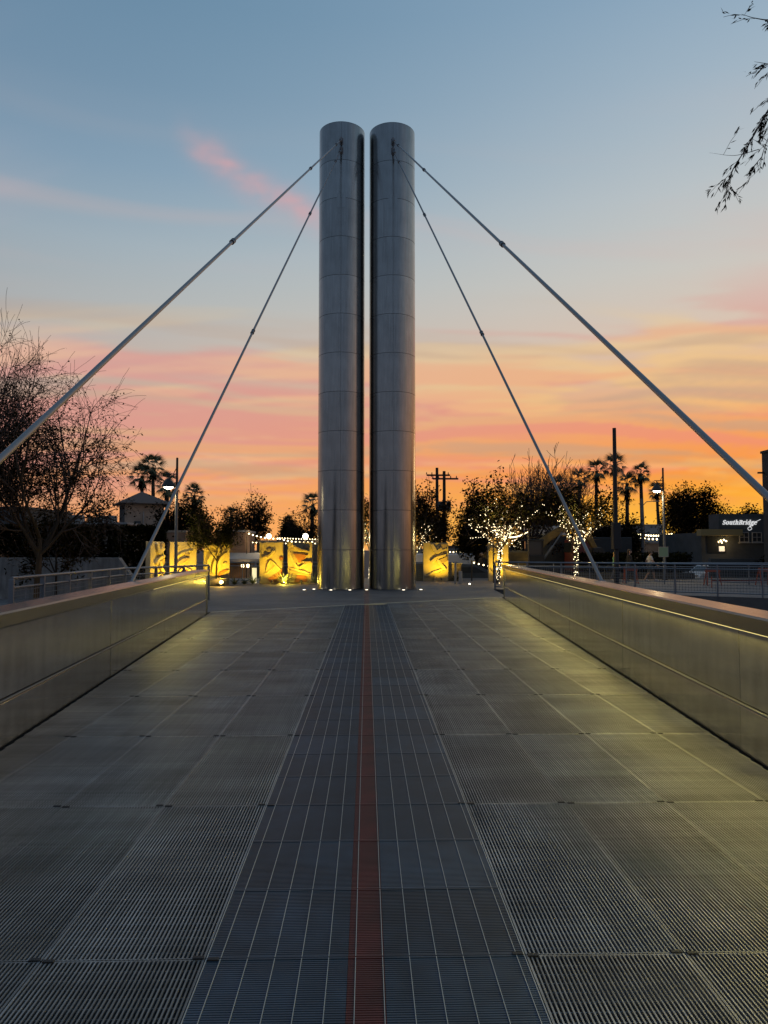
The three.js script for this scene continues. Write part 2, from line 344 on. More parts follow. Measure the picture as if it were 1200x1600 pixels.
// ------------------------------------------------------------------ parapets
function parapet(side, dEnd, ledFrom, label) {
  const a = V(wallX(side, -3), 0, 3), b = V(wallX(side, dEnd), 0, -dEnd), u = b.clone().sub(a), L = u.length();
  const g = thing('parapet_wall', label, 'parapet', [a.x, 0, a.z], Math.atan2(-u.z, u.x), 'bridge parapets');
  const n = -side;                                      // local z towards the deck is n * -1 ... set below
  const I = side < 0 ? 1 : -1;                          // inward along local z
  seed(side + 5);
  const PLn = 3.66, off = (6.05 + 3) % PLn;
  let s = off - PLn;
  const zIn = (lo, hi) => I > 0 ? [lo, hi] : [-hi, -lo];
  while (s < L) {
    const s0 = Math.max(0, s) + 0.005, s1 = Math.min(L, s + PLn) - 0.005, len = s1 - s0; s += PLn;
    if (len < 0.1) continue;
    const mid = (s0 + s1) / 2, tilt = R(-0.003, 0.003), turn = R(-0.002, 0.002);
    part('upper_panel', rbox(len, 0.60, 0.05, 0.006), M.wallPanel, g, [mid, 0.705, I * -0.03], [tilt, turn, 0]);
    part('lower_panel', rbox(len, 0.368, 0.05, 0.006), M.wallPanel, g, [mid, 0.186, I * -0.025], [R(-0.003, 0.003), R(-0.002, 0.002), 0]);
    part('outer_panel', rbox(len, 0.98, 0.03, 0.006), M.wallPanel, g, [mid, 0.5, I * -0.25]);
  }
  part('ledge', rbox(L, 0.016, 0.026, 0.004), M.railMetal, g, [L / 2, 0.385, I * -0.005]);
  part('core', box(0.02, 0.01, -0.08, L - 0.02, 0.99, 0.08), M.steelDark, g, [0, 0, I * -0.145]);
  // coping: sloped inner face, in lengths
  const sh = new THREE.Shape([[-0.02, 0.0], [0.05, 0.0], [0.056, 0.010], [0.06, 0.112], [0.048, 0.128], [-0.28, 0.128], [-0.295, 0.116], [-0.295, 0.0]].map(p => new THREE.Vector2(...p)));
  const CL = 1.83; let q = (off % CL) - CL;
  while (q < L) {
    const s0 = Math.max(0, q) + 0.002, s1 = Math.min(L, q + CL) - 0.002; q += CL; if (s1 - s0 < 0.05) continue;
    const ge = new THREE.ExtrudeGeometry(sh, { depth: s1 - s0, bevelEnabled: true, bevelThickness: 0.002, bevelSize: 0.002, bevelSegments: 1 });
    ge.rotateY(Math.PI / 2);                            // extrude along +x, shape x -> -z
    const c = part('coping', ge, M.coping, g, [s0, 1.008, 0], [R(-0.012, 0.012), R(-0.0012, 0.0012), 0]);
    if (I > 0) c.scale.z = -1;
  }
  const s0 = ledFrom + 3, len = L - s0 - 0.1;
  part('light_strip', box(s0, 0.998, -0.006, L - 0.1, 1.004, 0.006), glow([1, 0.80, 0.26], 1.0), g, [0, 0, I * 0.036]);
  part('end_plate', rbox(0.012, 1.0, 0.3, 0.003), M.coping, g, [L + 0.008, 0.5, I * -0.13]);
  const la = new THREE.RectAreaLight(new THREE.Color(1, 0.80, 0.20), side > 0 ? 120 : 90, len, 0.016); la.name = 'strip_lamp';
  la.position.set(s0 + len / 2, 0.992, I * 0.04); la.rotation.set(-Math.PI / 2 - I * 0.65, 0, 0); g.add(la);
  return g;
}
parapet(-1, 18.95, 12.2, 'left steel bridge parapet, with the upper left cable beyond its coping');
parapet(1, 24.9, -3, 'right steel bridge parapet with a yellow light strip under its whole coping');

// ------------------------------------------------------------------ pylons
const PYR = 0.985, PYX = 1.088, PYZ = -30.95, PYH = 19.72;
function pylon(x, label) {
  const g = thing('steel_pylon', label, 'pylon', [x, 0, PYZ], 0, 'twin steel pylons');
  seed(x > 0 ? 3 : 4);
  const N = 12, H = (PYH) / N;
  part('core', new THREE.CylinderGeometry(PYR - 0.012, PYR - 0.012, PYH - 0.04, 72, 1), M.steelDark, g, [0, PYH / 2, 0]);
  for (let k = 0; k < N; k++) {
    const t = 0.004, m = M.steelA.clone(), f = R(0.94, 1.05); m.color.multiplyScalar(f); m.roughness = R(0.33, 0.37);
    const ge = new THREE.CylinderGeometry(PYR, PYR, H - 0.016, 120, 1, true, t, Math.PI * 2 - 2 * t);
    const uv = ge.attributes.uv; for (let i = 0; i < uv.count; i++) uv.setXY(i, uv.getX(i) * 6.2 + k * 0.77, uv.getY(i) * H + k * 1.3);
    part('steel_course', ge, m, g, [0, H * (k + 0.5), 0]);
  }
  part('cap', new THREE.CylinderGeometry(PYR - 0.002, PYR, 0.012, 96), M.steelA, g, [0, PYH + 0.006, 0]);
  for (const s of [-1, 1]) for (const [a, b] of [[16.0, 16.62]]) {   // access plates below the cable lugs
    const ge = new THREE.CylinderGeometry(PYR + 0.006, PYR + 0.006, b - a, 6, 1, true, s > 0 ? 0.02 : -0.19, 0.17);
    part('access_plate', ge, M.steelA, g, [0, (a + b) / 2, 0]);
  }
  for (const y of [18.86, 18.45]) part('cable_lug', merge([rbox(0.05, 0.22, 0.2, 0.015, 0, 0, 0.06), rbox(0.16, 0.3, 0.03, 0.01, 0, 0, -0.03)]), M.greyMetal, g, [0, y, PYR + 0.02]);
  part('base_ring', new THREE.TorusGeometry(PYR + 0.01, 0.018, 6, 72).rotateX(Math.PI / 2), M.steelDark, g, [0, 0.012, 0]);
  return g;
}
pylon(-PYX, 'left of the two tall brushed steel pylons');
pylon(PYX, 'right of the two tall brushed steel pylons, warm sky glow on its edge');

// ------------------------------------------------------------------ stay cables
function cable(top, foot, label, r = 0.030) {
  const g = thing('stay_cable', label, 'cable', [foot.x, foot.y, foot.z], 0, 'pylon stay cables');
  const u = top.clone().sub(foot), L = u.length(), q = new THREE.Quaternion().setFromUnitVectors(V(0, 1, 0), u.clone().normalize());
  const put = (name, geo, m, t) => { const p = part(name, geo, m, g); p.position.copy(u).multiplyScalar(t); p.quaternion.copy(q); return p; };
  put('rod', new THREE.CylinderGeometry(r * 0.85, r, L - 0.5, 16), M.cable, 0.5);
  for (const t of [0.365, 0.70, 0.935]) put('coupler', merge([new THREE.CylinderGeometry(r * 1.4, r * 1.4, 0.14, 16), new THREE.CylinderGeometry(r * 1.6, r * 1.6, 0.03, 16).translate(0, 0.06, 0), new THREE.CylinderGeometry(r * 1.6, r * 1.6, 0.03, 16).translate(0, -0.06, 0)]), M.greyMetal, t);
  put('clevis', merge([rbox(0.03, 0.32, 0.1, 0.01, 0.04), rbox(0.03, 0.32, 0.1, 0.01, -0.04), new THREE.CylinderGeometry(0.07, 0.05, 0.14, 12).translate(0, -0.2, 0)]), M.greyMetal, 1 - 0.2 / L);
  put('clevis', merge([rbox(0.035, 0.4, 0.12, 0.01, 0.05), rbox(0.035, 0.4, 0.12, 0.01, -0.05), new THREE.CylinderGeometry(0.06, 0.08, 0.2, 12).translate(0, 0.25, 0)]), M.greyMetal, 0.15 / L);
  part('anchor_plate', rbox(0.05, 0.7, 0.5, 0.02, 0, -0.3, 0), M.greyMetal, g);
}
cable(V(-PYX, 18.86, PYZ + PYR + 0.12), V(wallX(-1, 3.7) - 0.45, 0.7, -3.7), 'upper left stay cable, the longer one leaving the frame at left');
cable(V(-PYX, 18.45, PYZ + PYR + 0.12), V(wallX(-1, 11.9) - 0.45, 0.75, -11.9), 'steeper left stay cable, ending behind the left parapet');
cable(V(PYX, 18.86, PYZ + PYR + 0.12), V(wallX(1, 3.7) + 0.45, 0.7, -3.7), 'upper right stay cable, the longer one leaving the frame at right');
cable(V(PYX, 18.45, PYZ + PYR + 0.12), V(wallX(1, 11.9) + 0.45, 0.75, -11.9), 'steeper right stay cable, ending behind the right parapet');

// ------------------------------------------------------------------ in-ground lights round the pylons
function lamp(color, power, pos, parent, angle, target, pen = 0.6) {
  const l = angle ? new THREE.SpotLight(color, power, 0, angle, pen) : new THREE.PointLight(color, power);
  l.castShadow = true; l.position.set(...pos); parent.add(l);
  if (angle) { l.target.position.set(...target); parent.add(l.target); }
  l.shadow.radius = 2; return l;
}
[[-2.55, -29.95, 'in front of the left pylon, farthest left'], [-2.18, -30.4, 'tucked against the outer side of the left pylon'], [-1.45, -29.75, 'before the left pylon, just left of its seam'], [-0.68, -29.75, 'before the left pylon, just right of its seam'], [0, -29.85, 'in the gap between the two pylons'], [1.5, -29.75, 'before the right pylon, right of its seam'], [2.22, -29.95, 'at the outer side of the right pylon']].forEach(([x, z, w]) => {
  const g = thing('ground_light', 'small round in-ground light ' + w, 'ground light', [x, 0, z], 0, 'in-ground lights round the pylons');
  part('rim', new THREE.TorusGeometry(0.085, 0.014, 6, 20).rotateX(Math.PI / 2), M.steelA, g, [0, 0.008, 0]);
  part('lens', new THREE.SphereGeometry(0.075, 16, 6, 0, Math.PI * 2, 0, Math.PI / 2).scale(1, 0.35, 1), glow([1, 0.86, 0.62], 5), g, [0, 0.006, 0]);
  lamp(0xffd9a0, 1.6, [0, 0.06, 0], g, 0.5, [(Math.sign(x) * PYX - x) * 0.25, 3, (PYZ - z) * 0.3]);
});

// ------------------------------------------------------------------ sculpture panels
const P2 = (pts, close = true) => { const s = new THREE.Shape(); s.moveTo(pts[0][0], pts[0][1]); if (pts.length > 5) s.splineThru(pts.slice(1).map(p => new THREE.Vector2(...p))); else pts.slice(1).forEach(p => s.lineTo(p[0], p[1])); s.closePath(); return s; };
const relief = (pts, d) => new THREE.ExtrudeGeometry(P2(pts), { depth: d, bevelEnabled: true, bevelThickness: 0.02, bevelSize: 0.015, bevelSegments: 2, curveSegments: 5 });
const band = (pts, w, d) => {                              // a raised ridge along a bent line
  const a = [], b = []; const c = new THREE.SplineCurve(pts.map(p => new THREE.Vector2(...p)));
  for (let i = 0; i <= 10; i++) { const t = i / 10, p = c.getPoint(t), n = c.getTangent(t), k = w * (0.35 + 0.65 * Math.sin(Math.PI * (0.12 + 0.8 * t))); a.push([p.x - n.y * k, p.y + n.x * k]); b.unshift([p.x + n.y * k, p.y - n.x * k]); }
  const s = new THREE.Shape([...a, ...b].map(p => new THREE.Vector2(...p)));
  return new THREE.ExtrudeGeometry(s, { depth: d, bevelEnabled: true, bevelThickness: 0.02, bevelSize: 0.012, bevelSegments: 2 });
};
function sculpture(x, z, w, turn, label, pieces, base = 0, h = 2.02, bright = 25) {
  const g = thing('relief_panel', label, 'sculpture', [x, 0, z], turn, 'gold-lit relief panels');
  part('slab', rbox(w, h - base, 0.26, 0.015, 0, base + (h - base) / 2, -0.13), M.sand, g);
  for (const [kind, pts, wd, deep, m] of pieces) {
    const d = deep * 0.65;
    const P = pts.map(p => [(p[0] - 0.5) * w, base + p[1] * (h - base)]);
    const ge = kind === 'band' ? band(P, wd, d) : kind === 'disc' ? new THREE.SphereGeometry(wd, 18, 12).scale(1, 1, d / wd).translate(P[0][0], P[0][1], 0) : relief(P, d);
    part('relief', ge, m === 'r' ? M.sandRed : m === 'd' ? M.sandDark : M.sand, g, [0, 0, 0.001]);
  }
  // its own flood light on the ground in front
  const f = thing('flood_light', 'flood light at the foot of the ' + label.split(',')[0].replace('gold-lit relief ', ''), 'flood light', [x + Math.sin(turn) * 1.0 + Math.cos(turn) * 0.18, base, z + Math.cos(turn) * 1.0 - Math.sin(turn) * 0.18], turn, 'flood lights of the relief panels');
  part('stake', rod(V(0, 0, 0), V(0, 0.1, 0), 0.012), M.darkMetal, f);
  part('housing', new THREE.CylinderGeometry(0.055, 0.04, 0.13, 12, 1, true).rotateX(-0.55), M.darkMetal, f, [0, 0.14, 0]);
  part('lens', new THREE.CylinderGeometry(0.045, 0.045, 0.01, 12).rotateX(-0.55), M.flood, f, [0, 0.185, -0.03]);
  lamp(new THREE.Color(1, 0.60, 0.025), bright, [0, 0.24, -0.06], f, 1.0, [0, 1.35, -1.0], 0.7);
  return g;
}
const art1 = [['disc', [[0.42, 0.80]], 0.16, 0.13, 'd'], ['band', [[0.14, 0.60], [0.40, 0.68], [0.66, 0.80]], 0.075, 0.14], ['band', [[0.16, 0.64], [0.32, 0.66], [0.5, 0.72]], 0.03, 0.2, 'd'], ['poly', [[0.38, 0.12], [0.50, 0.03], [0.95, 0.10], [0.98, 0.36], [0.74, 0.24]], 0, 0.10, 'r'], ['band', [[0.30, 0.30], [0.38, 0.45], [0.46, 0.56]], 0.035, 0.12], ['band', [[0.5, 0.56], [0.72, 0.46], [0.96, 0.30]], 0.022, 0.09], ['disc', [[0.93, 0.62]], 0.11, 0.12, 'r'], ['poly', [[0.10, 0.72], [0.16, 0.72], [0.16, 0.97], [0.10, 0.97]], 0, 0.06], ['band', [[0.2, 0.24], [0.42, 0.30], [0.62, 0.42]], 0.03, 0.05]];
const art2 = [['disc', [[0.74, 0.88]], 0.13, 0.12, 'd'], ['band', [[0.18, 0.92], [0.45, 0.84], [0.85, 0.77]], 0.07, 0.18], ['band', [[0.30, 0.90], [0.55, 0.82], [0.84, 0.79]], 0.03, 0.24, 'd'], ['poly', [[0.26, 0.72], [0.80, 0.70], [0.62, 0.54], [0.50, 0.50]], 0, 0.10, 'r'], ['band', [[0.08, 0.78], [0.20, 0.58], [0.42, 0.38], [0.70, 0.46], [0.94, 0.52]], 0.06, 0.16], ['band', [[0.58, 0.54], [0.76, 0.52], [0.96, 0.54]], 0.03, 0.2, 'd'], ['band', [[0.10, 0.36], [0.42, 0.32], [0.90, 0.24]], 0.05, 0.14], ['band', [[0.14, 0.33], [0.45, 0.26], [0.86, 0.22]], 0.025, 0.2, 'd'], ['poly', [[0.28, 0.04], [0.86, 0.05], [0.74, 0.18], [0.40, 0.2]], 0, 0.07, 'r'], ['poly', [[0.80, 0.02], [0.97, 0.02], [0.95, 0.28], [0.86, 0.24]], 0, 0.09]];
const art3 = [['band', [[0.34, 0.96], [0.52, 0.76], [0.72, 0.86]], 0.09, 0.2], ['band', [[0.52, 0.74], [0.7, 0.78], [0.92, 0.84]], 0.05, 0.16], ['poly', [[0.62, 0.82], [0.72, 0.96], [0.94, 0.96], [0.92, 0.84]], 0, 0.1, 'd'], ['band', [[0.32, 0.50], [0.54, 0.60], [0.90, 0.68]], 0.07, 0.18], ['band', [[0.54, 0.58], [0.70, 0.42], [0.88, 0.30]], 0.08, 0.18], ['poly', [[0.60, 0.54], [0.94, 0.64], [0.94, 0.52], [0.72, 0.46]], 0, 0.12, 'd'], ['band', [[0.10, 0.12], [0.46, 0.24], [0.86, 0.32]], 0.045, 0.14], ['band', [[0.64, 0.22], [0.74, 0.26], [0.84, 0.28]], 0.02, 0.16, 'd'], ['poly', [[0.42, 0.0], [0.44, 0.14], [0.52, 0.12], [0.52, 0.0]], 0, 0.06]];
const art4 = [['disc', [[0.42, 0.93]], 0.09, 0.1, 'd'], ['poly', [[0.06, 0.83], [0.36, 0.81], [0.36, 0.86], [0.08, 0.87]], 0, 0.12, 'd'], ['band', [[0.05, 0.80], [0.34, 0.76], [0.6, 0.84]], 0.04, 0.14], ['band', [[0.36, 0.72], [0.46, 0.62], [0.62, 0.72]], 0.1, 0.16], ['disc', [[0.62, 0.66]], 0.15, 0.16], ['band', [[0.12, 0.32], [0.24, 0.26], [0.36, 0.18]], 0.035, 0.14, 'd'], ['band', [[0.4, 0.5], [0.54, 0.34], [0.62, 0.14]], 0.05, 0.12]];
const art5 = [['disc', [[0.66, 0.72]], 0.11, 0.13, 'd'], ['band', [[0.28, 0.46], [0.5, 0.56], [0.72, 0.62]], 0.075, 0.16, 'd'], ['band', [[0.2, 0.62], [0.5, 0.74], [0.86, 0.8]], 0.03, 0.08], ['poly', [[0.34, 0.06], [0.40, 0.28], [0.56, 0.36], [0.8, 0.34], [0.96, 0.22], [0.94, 0.05]], 0, 0.12, 'r'], ['band', [[0.34, 0.30], [0.62, 0.40], [0.97, 0.24]], 0.03, 0.17], ['band', [[0.1, 0.1], [0.2, 0.26], [0.34, 0.4]], 0.05, 0.12]];
const art6 = [['band', [[0.02, 0.80], [0.3, 0.92], [0.6, 0.80]], 0.10, 0.2], ['band', [[0.10, 0.30], [0.24, 0.58], [0.40, 0.76]], 0.09, 0.18], ['band', [[0.36, 0.28], [0.46, 0.56], [0.62, 0.78]], 0.08, 0.18], ['band', [[0.54, 0.36], [0.66, 0.58], [0.86, 0.74]], 0.07, 0.16], ['poly', [[0.06, 0.04], [0.52, 0.06], [0.42, 0.26], [0.16, 0.24]], 0, 0.1], ['band', [[0.56, 0.10], [0.66, 0.26], [0.92, 0.34]], 0.06, 0.12, 'r'], ['disc', [[0.82, 0.5]], 0.09, 0.12]];
sculpture(-9.5, -33.4, 1.0, 1.22, 'narrow looking gold-lit relief panel turned away, farthest left', art3, 0, 2.02, 18);
sculpture(-8.52, -34.1, 1.2, 0.12, 'gold-lit relief panel with a red dome, behind the left street lamp pole', art5);
sculpture(-7.1, -34.8, 1.2, 0.25, 'gold-lit relief panel behind the small planter tree', art6);
sculpture(-4.66, -35.75, 1.13, 0, 'gold-lit relief panel with a dark disc and red wedge, left of the yucca', art1);
sculpture(-3.26, -35.75, 1.2, 0, 'gold-lit relief panel with curving bird-like bands, beside the left pylon', art2);
sculpture(3.64, -38.45, 1.32, 0, 'gold-lit relief panel with angular ridges, right of the right pylon', art3);
sculpture(6.95, -38.4, 1.05, 0, 'gold-lit relief panel half behind the light-wrapped trunk', art4);

// ------------------------------------------------------------------ vegetation builders
function growTree(o) {
  seed(o.seed); const br = [];
  const walk = (start, dir, len, rad, lvl) => {
    const n = lvl < 2 ? 6 : 5, pts = [start.clone()], rr = [rad]; let p = start.clone(), d = dir.clone().normalize();
    for (let i = 1; i <= n; i++) {
      d.add(V(R(-1, 1), R(-1, 1), R(-1, 1)).multiplyScalar(o.wander * (lvl ? 1 : 0.35))); d.y += lvl > 2 ? (o.droop ?? 0.02) : lvl ? (o.lift ?? 0.06) : 0.1; d.normalize();
      p = p.clone().addScaledVector(d, len / n); pts.push(p); rr.push(rad * (1 - (lvl === o.levels ? 0.75 : 0.5) * i / n));
    }
    br.push({ pts, rr, lvl });
    if (lvl >= o.levels) return;
    const kids = o.kids[lvl];
    for (let k = 0; k < kids; k++) {
      const t = lvl === 0 ? R(0.72, 1) : R(0.25, 1), at = t * n, i = Math.min(n - 1, Math.floor(at)), q = pts[i].clone().lerp(pts[i + 1], at - i);
      const ang = (k / kids) * Math.PI * 2 + R(-0.6, 0.6), tilt = o.open[Math.min(lvl, o.open.length - 1)] * R(0.7, 1.3);
      const base = pts[i + 1].clone().sub(pts[i]).normalize(), s = Math.abs(base.y) > 0.9 ? V(1, 0, 0) : V(0, 1, 0);
      const a = base.clone().cross(s).normalize(), b = base.clone().cross(a);
      const nd = base.clone().multiplyScalar(Math.cos(tilt)).addScaledVector(a, Math.sin(tilt) * Math.cos(ang)).addScaledVector(b, Math.sin(tilt) * Math.sin(ang));
      walk(q, nd, len * (lvl === 0 ? o.first : 0.64) * R(0.75, 1.2), rr[i] * 0.62, lvl + 1);
    }
  };
  walk(V(0, 0, 0), V(o.lean?.[0] ?? 0, 1, o.lean?.[1] ?? 0), o.trunk, o.radius, 0);
  // fit the crown to the wanted height and spread, the trunk base staying put
  let mx = 0, my = 0; for (const b of br) for (const p of b.pts) { mx = Math.max(mx, Math.abs(p.x), Math.abs(p.z)); my = Math.max(my, p.y); }
  const fy = o.height / my, fx = o.spread / mx;
  for (const b of br) for (const p of b.pts) { const k = sm(0, o.trunk * 0.9, p.y); p.x *= 1 + (fx - 1) * k; p.z *= 1 + (fx - 1) * k; p.y *= fy; }
  return br;
}
function tree(name, o) {
  const g = thing(name, o.label, 'tree', o.pos, 0, o.group), br = growTree(o), tr = new MB(), tw = new MB(), lf = new MB();
  for (const b of br) (b.lvl < 2 ? tr : tw).tube(b.pts, b.rr.map(r => Math.max(r, o.minR ?? 0.006)), b.lvl < 2 ? 8 : 4, b.lvl < 1);
  part('trunk', tr.geo(), M.bark, g);
  if (tw.p.length) part('branches', tw.geo(), M.twig, g);
  const LN = o.leaves * (o.group === 'trees on the skyline' ? 2.2 : 1), tips = br.filter(b => b.lvl >= o.levels - 1), C = o.leafColors;
  for (let k = 0; k < LN; k++) {
    const b = tips[Math.floor(rnd() * tips.length)], i = Math.floor(rnd() * (b.pts.length - 1)), c = b.pts[i].clone().lerp(b.pts[i + 1], rnd());
    const q = o.puff ?? 0.15; c.add(V(R(-q, q), R(-q, q), R(-q, q)));
    if (o.leafTop && c.y > o.leafTop * R(0.8, 1.15) || o.leafBottom && c.y < o.leafBottom * R(0.92, 1.1)) continue;
    const d = V(R(-1, 1), R(-1, 0.5), R(-1, 1)).normalize(), s = d.clone().cross(V(R(-1, 1), R(-1, 1), R(-1, 1))).normalize();
    const cc = C[Math.floor(rnd() * C.length)], f = R(0.7, 1.3);
    lf.leaf(c, d, s, o.leafLen * R(0.7, 1.3), o.leafWid * R(0.7, 1.3), [cc[0] * f, cc[1] * f, cc[2] * f]);
  }
  if (o.leaves) part('crown', lf.geo(), M.leaf, g);
  return { g, br };
}
const DARK = [[0.07, 0.08, 0.035], [0.09, 0.095, 0.04], [0.10, 0.08, 0.045]];
const BROWN = [[0.12, 0.085, 0.05], [0.10, 0.09, 0.05], [0.14, 0.095, 0.055]];
const GREEN = [[0.09, 0.11, 0.035], [0.11, 0.12, 0.04], [0.08, 0.09, 0.03]];
const fan = (() => {           // one fan leaf: stalk along +x, blades spreading and drooping at the end
  const mb = new MB(); mb.tube([V(0, 0, 0), V(0.35, 0.05, 0), V(0.62, 0.06, 0)], [0.018, 0.014, 0.01], 4);
  const c = V(0.6, 0.06, 0);
  for (let k = -8; k <= 8; k++) {
    const a = k * 0.155, l = 0.78 * (1 - 0.02 * k * k / 4), d = V(Math.cos(a), 0, Math.sin(a)), s = V(-Math.sin(a), 0, Math.cos(a));
    const m = c.clone().addScaledVector(d, l * 0.55), e = c.clone().addScaledVector(d, l); e.y -= 0.22 + 0.01 * k * k; m.y -= 0.02;
    const w = 0.03; mb.tri(c, m.clone().addScaledVector(s, w), m.clone().addScaledVector(s, -w)); mb.tri(m.clone().addScaledVector(s, w), e, m.clone().addScaledVector(s, -w));
  }
  return mb.geo();
})();
function palm(x, z, h, size, label, sd, y0 = -0.75, skirt = 0.5) {
  seed(sd); const g = thing('fan_palm', label, 'palm tree', [x, y0, z], 0, 'palms on the skyline');
  const pts = [], rr = [], bend = R(-0.5, 0.5), H = h - y0; for (let i = 0; i <= 8; i++) { const t = i / 8; pts.push(V(bend * t * t * 0.5, H * t, R(-0.03, 0.03))); rr.push(0.26 - 0.1 * t + (i ? 0 : 0.1)); }
  part('trunk', new MB().tube(pts, rr, 9).geo(), M.palmTrunk, g);
  const top = pts[8];
  const sk = new MB(); for (let k = 0; k < 40; k++) { const a = R(0, 6.28), y = -R(0, 1.2) * skirt * size, r = 0.16, o = V(top.x + Math.cos(a) * r, top.y + y, top.z + Math.sin(a) * r); sk.leaf(o, V(Math.cos(a) * 0.35, -1, Math.sin(a) * 0.35).normalize(), V(-Math.sin(a), 0, Math.cos(a)), R(0.5, 0.9) * size, 0.09); }
  part('dead_fronds', sk.geo(), M.skirt, g);
  const N = 20;
  for (let k = 0; k < N; k++) {
    const a = k * 2.4 + R(-0.2, 0.2), up = 1.35 - 2.2 * (k / N) + R(-0.12, 0.12), f = part('frond', fan, M.frond, g, [top.x, top.y + 0.1 - 0.35 * (k / N), top.z]);
    f.rotation.order = 'YZX'; f.rotation.set(R(-0.4, 0.4), a, up); f.scale.setScalar(size * R(0.85, 1.1));
  }
}
function rosette(name, x, y, z, n, len, wid, label, cat, m, up = 0.9) {
  const g = thing(name, label, cat, [x, y, z], 0, 'plants at the relief panels');
  const one = new MB(); const seg = 4; let last = V(0, 0, 0);
  for (let i = 0; i < seg; i++) { const t0 = i / seg, t1 = (i + 1) / seg, P = t => V(t * len, -0.25 * len * t * t, 0), w = t => wid * (1 - t) * (0.6 + 1.2 * t); const a = P(t0), b = P(t1);
    one.tri(V(a.x, a.y, -w(t0)), V(b.x, b.y, w(t1)), V(a.x, a.y, w(t0))); one.tri(V(a.x, a.y, -w(t0)), V(b.x, b.y, -w(t1)), V(b.x, b.y, w(t1))); }
  const ge = one.geo();
  for (let k = 0; k < n; k++) { const f = part('leaf', ge, m, g, [0, 0.03, 0]); f.rotation.order = 'YZX'; f.rotation.set(0, k * 2.4, up * (1.5 - 1.3 * Math.sqrt((k + 0.5) / n)) + R(-0.1, 0.1)); f.scale.setScalar(R(0.8, 1.15)); }
  return g;
}

// ------------------------------------------------------------------ left bank
tree('bare_tree', { label: 'half-bare tree with dark leaves whose trunk stands behind the left parapet', pos: [-7.55, 0, -17], height: 6.3, spread: 3.05, trunk: 2.1, radius: 0.105, levels: 4, kids: [7, 7, 7, 6], open: [0.75, 0.7, 0.75], first: 1.25, wander: 0.16, lift: 0.09, leaves: 8000, leafLen: 0.075, leafWid: 0.02, puff: 0.10, leafTop: 5.2, leafBottom: 2.1, droop: -0.07, leafColors: DARK, seed: 21, minR: 0.0035, group: 'trees on the left bank' });
tree('bare_tree', { label: 'taller twiggy tree cut off by the left edge of the picture', pos: [-9.5, 0, -17.4], height: 7.9, spread: 3.2, trunk: 2.2, radius: 0.12, levels: 4, kids: [7, 7, 7, 7], open: [0.7, 0.65, 0.7], first: 1.3, wander: 0.16, lift: 0.05, droop: -0.05, leaves: 7000, leafLen: 0.065, leafWid: 0.017, puff: 0.12, leafTop: 6.4, leafColors: BROWN, seed: 34, minR: 0.0035, group: 'trees on the left bank' });
tree('young_tree', { label: 'low yellow-green tree in front of the dark hedge', pos: [-8.6, 0, -20.5], height: 3.3, spread: 1.5, trunk: 1.1, radius: 0.05, levels: 3, kids: [6, 6, 5], open: [0.9, 0.8], first: 1.1, wander: 0.15, leaves: 2600, leafLen: 0.12, leafWid: 0.02, puff: 0.14, leafColors: [[0.16, 0.13, 0.025], [0.12, 0.11, 0.03]], seed: 8, group: 'trees on the left bank' });
{
  // concrete wall with a sloping end, in two lengths
  const g = thing('concrete_wall', 'pale concrete wall with a sloping right end below the hedge', 'wall', [0, 0, -25]);
  const pr = (pts) => new THREE.ExtrudeGeometry(new THREE.Shape(pts.map(p => new THREE.Vector2(...p))), { depth: 0.3, bevelEnabled: true, bevelThickness: 0.01, bevelSize: 0.01, bevelSegments: 1 }).translate(0, 0, -0.3);
  part('wall_length', pr([[-16, 0], [-11.12, 0], [-11.12, 1.37], [-16, 1.37]]), M.concrete, g);
  part('wall_length', pr([[-11.08, 0], [-7.45, 0], [-8.42, 1.37], [-11.08, 1.37]]), M.concrete, g);
  const k = thing('concrete_planter', 'sloping concrete kerb at the far left edge behind the railing', 'planter', [-7.6, 0, -14.6]);
  part('kerb', new THREE.ExtrudeGeometry(new THREE.Shape([[-2.2, 0], [0.35, 0], [-0.3, 0.95], [-2.2, 0.95]].map(p => new THREE.Vector2(...p))), { depth: 0.3, bevelEnabled: false }), M.concrete, k);
}
{
  const h = thing('hedge', 'tall dark clipped hedge behind the concrete wall', 'hedge', [0, 0, 0]); seed(51);
  const st = new MB(); for (let k = 0; k < 34; k++) { const x = -25 + k * 0.42 + R(-0.1, 0.1), z = R(-37.9, -37.2); st.tube([V(x, 0, z), V(x + R(-0.1, 0.1), 1.2, z), V(x + R(-0.2, 0.2), 2.4, z)], [0.05, 0.04, 0.02], 6); }
  part('stems', st.geo(), M.bark, h);
  const lf = new MB();
  for (let k = 0; k < 34000; k++) {
    const face = rnd(), x = R(-25, -10.4); const c = face < 0.4 ? V(x, R(0.1, 2.6), R(-38.4, -36.6)) : face < 0.7 ? V(x, R(0.7, 2.75), -36.6 + R(-0.15, 0.12)) : face < 0.9 ? V(x, 2.6 + R(-0.15, 0.25) + 0.15 * nz.noise(x * 0.8, 0, 0), R(-38.4, -36.5)) : V(-10.8 + R(-0.1, 0.35), R(0.2, 2.7), R(-38.4, -36.6));
    const d = V(R(-1, 1), R(-0.6, 1), R(-1, 1)).normalize(), s = d.clone().cross(V(R(-1, 1), R(-1, 1), R(-1, 1))).normalize(), f = R(0.6, 1.3);
    lf.leaf(c, d, s, R(0.12, 0.22), R(0.035, 0.06), [0.045 * f, 0.06 * f, 0.028 * f]);
  }
  part('foliage', lf.geo(), M.leaf, h);
}
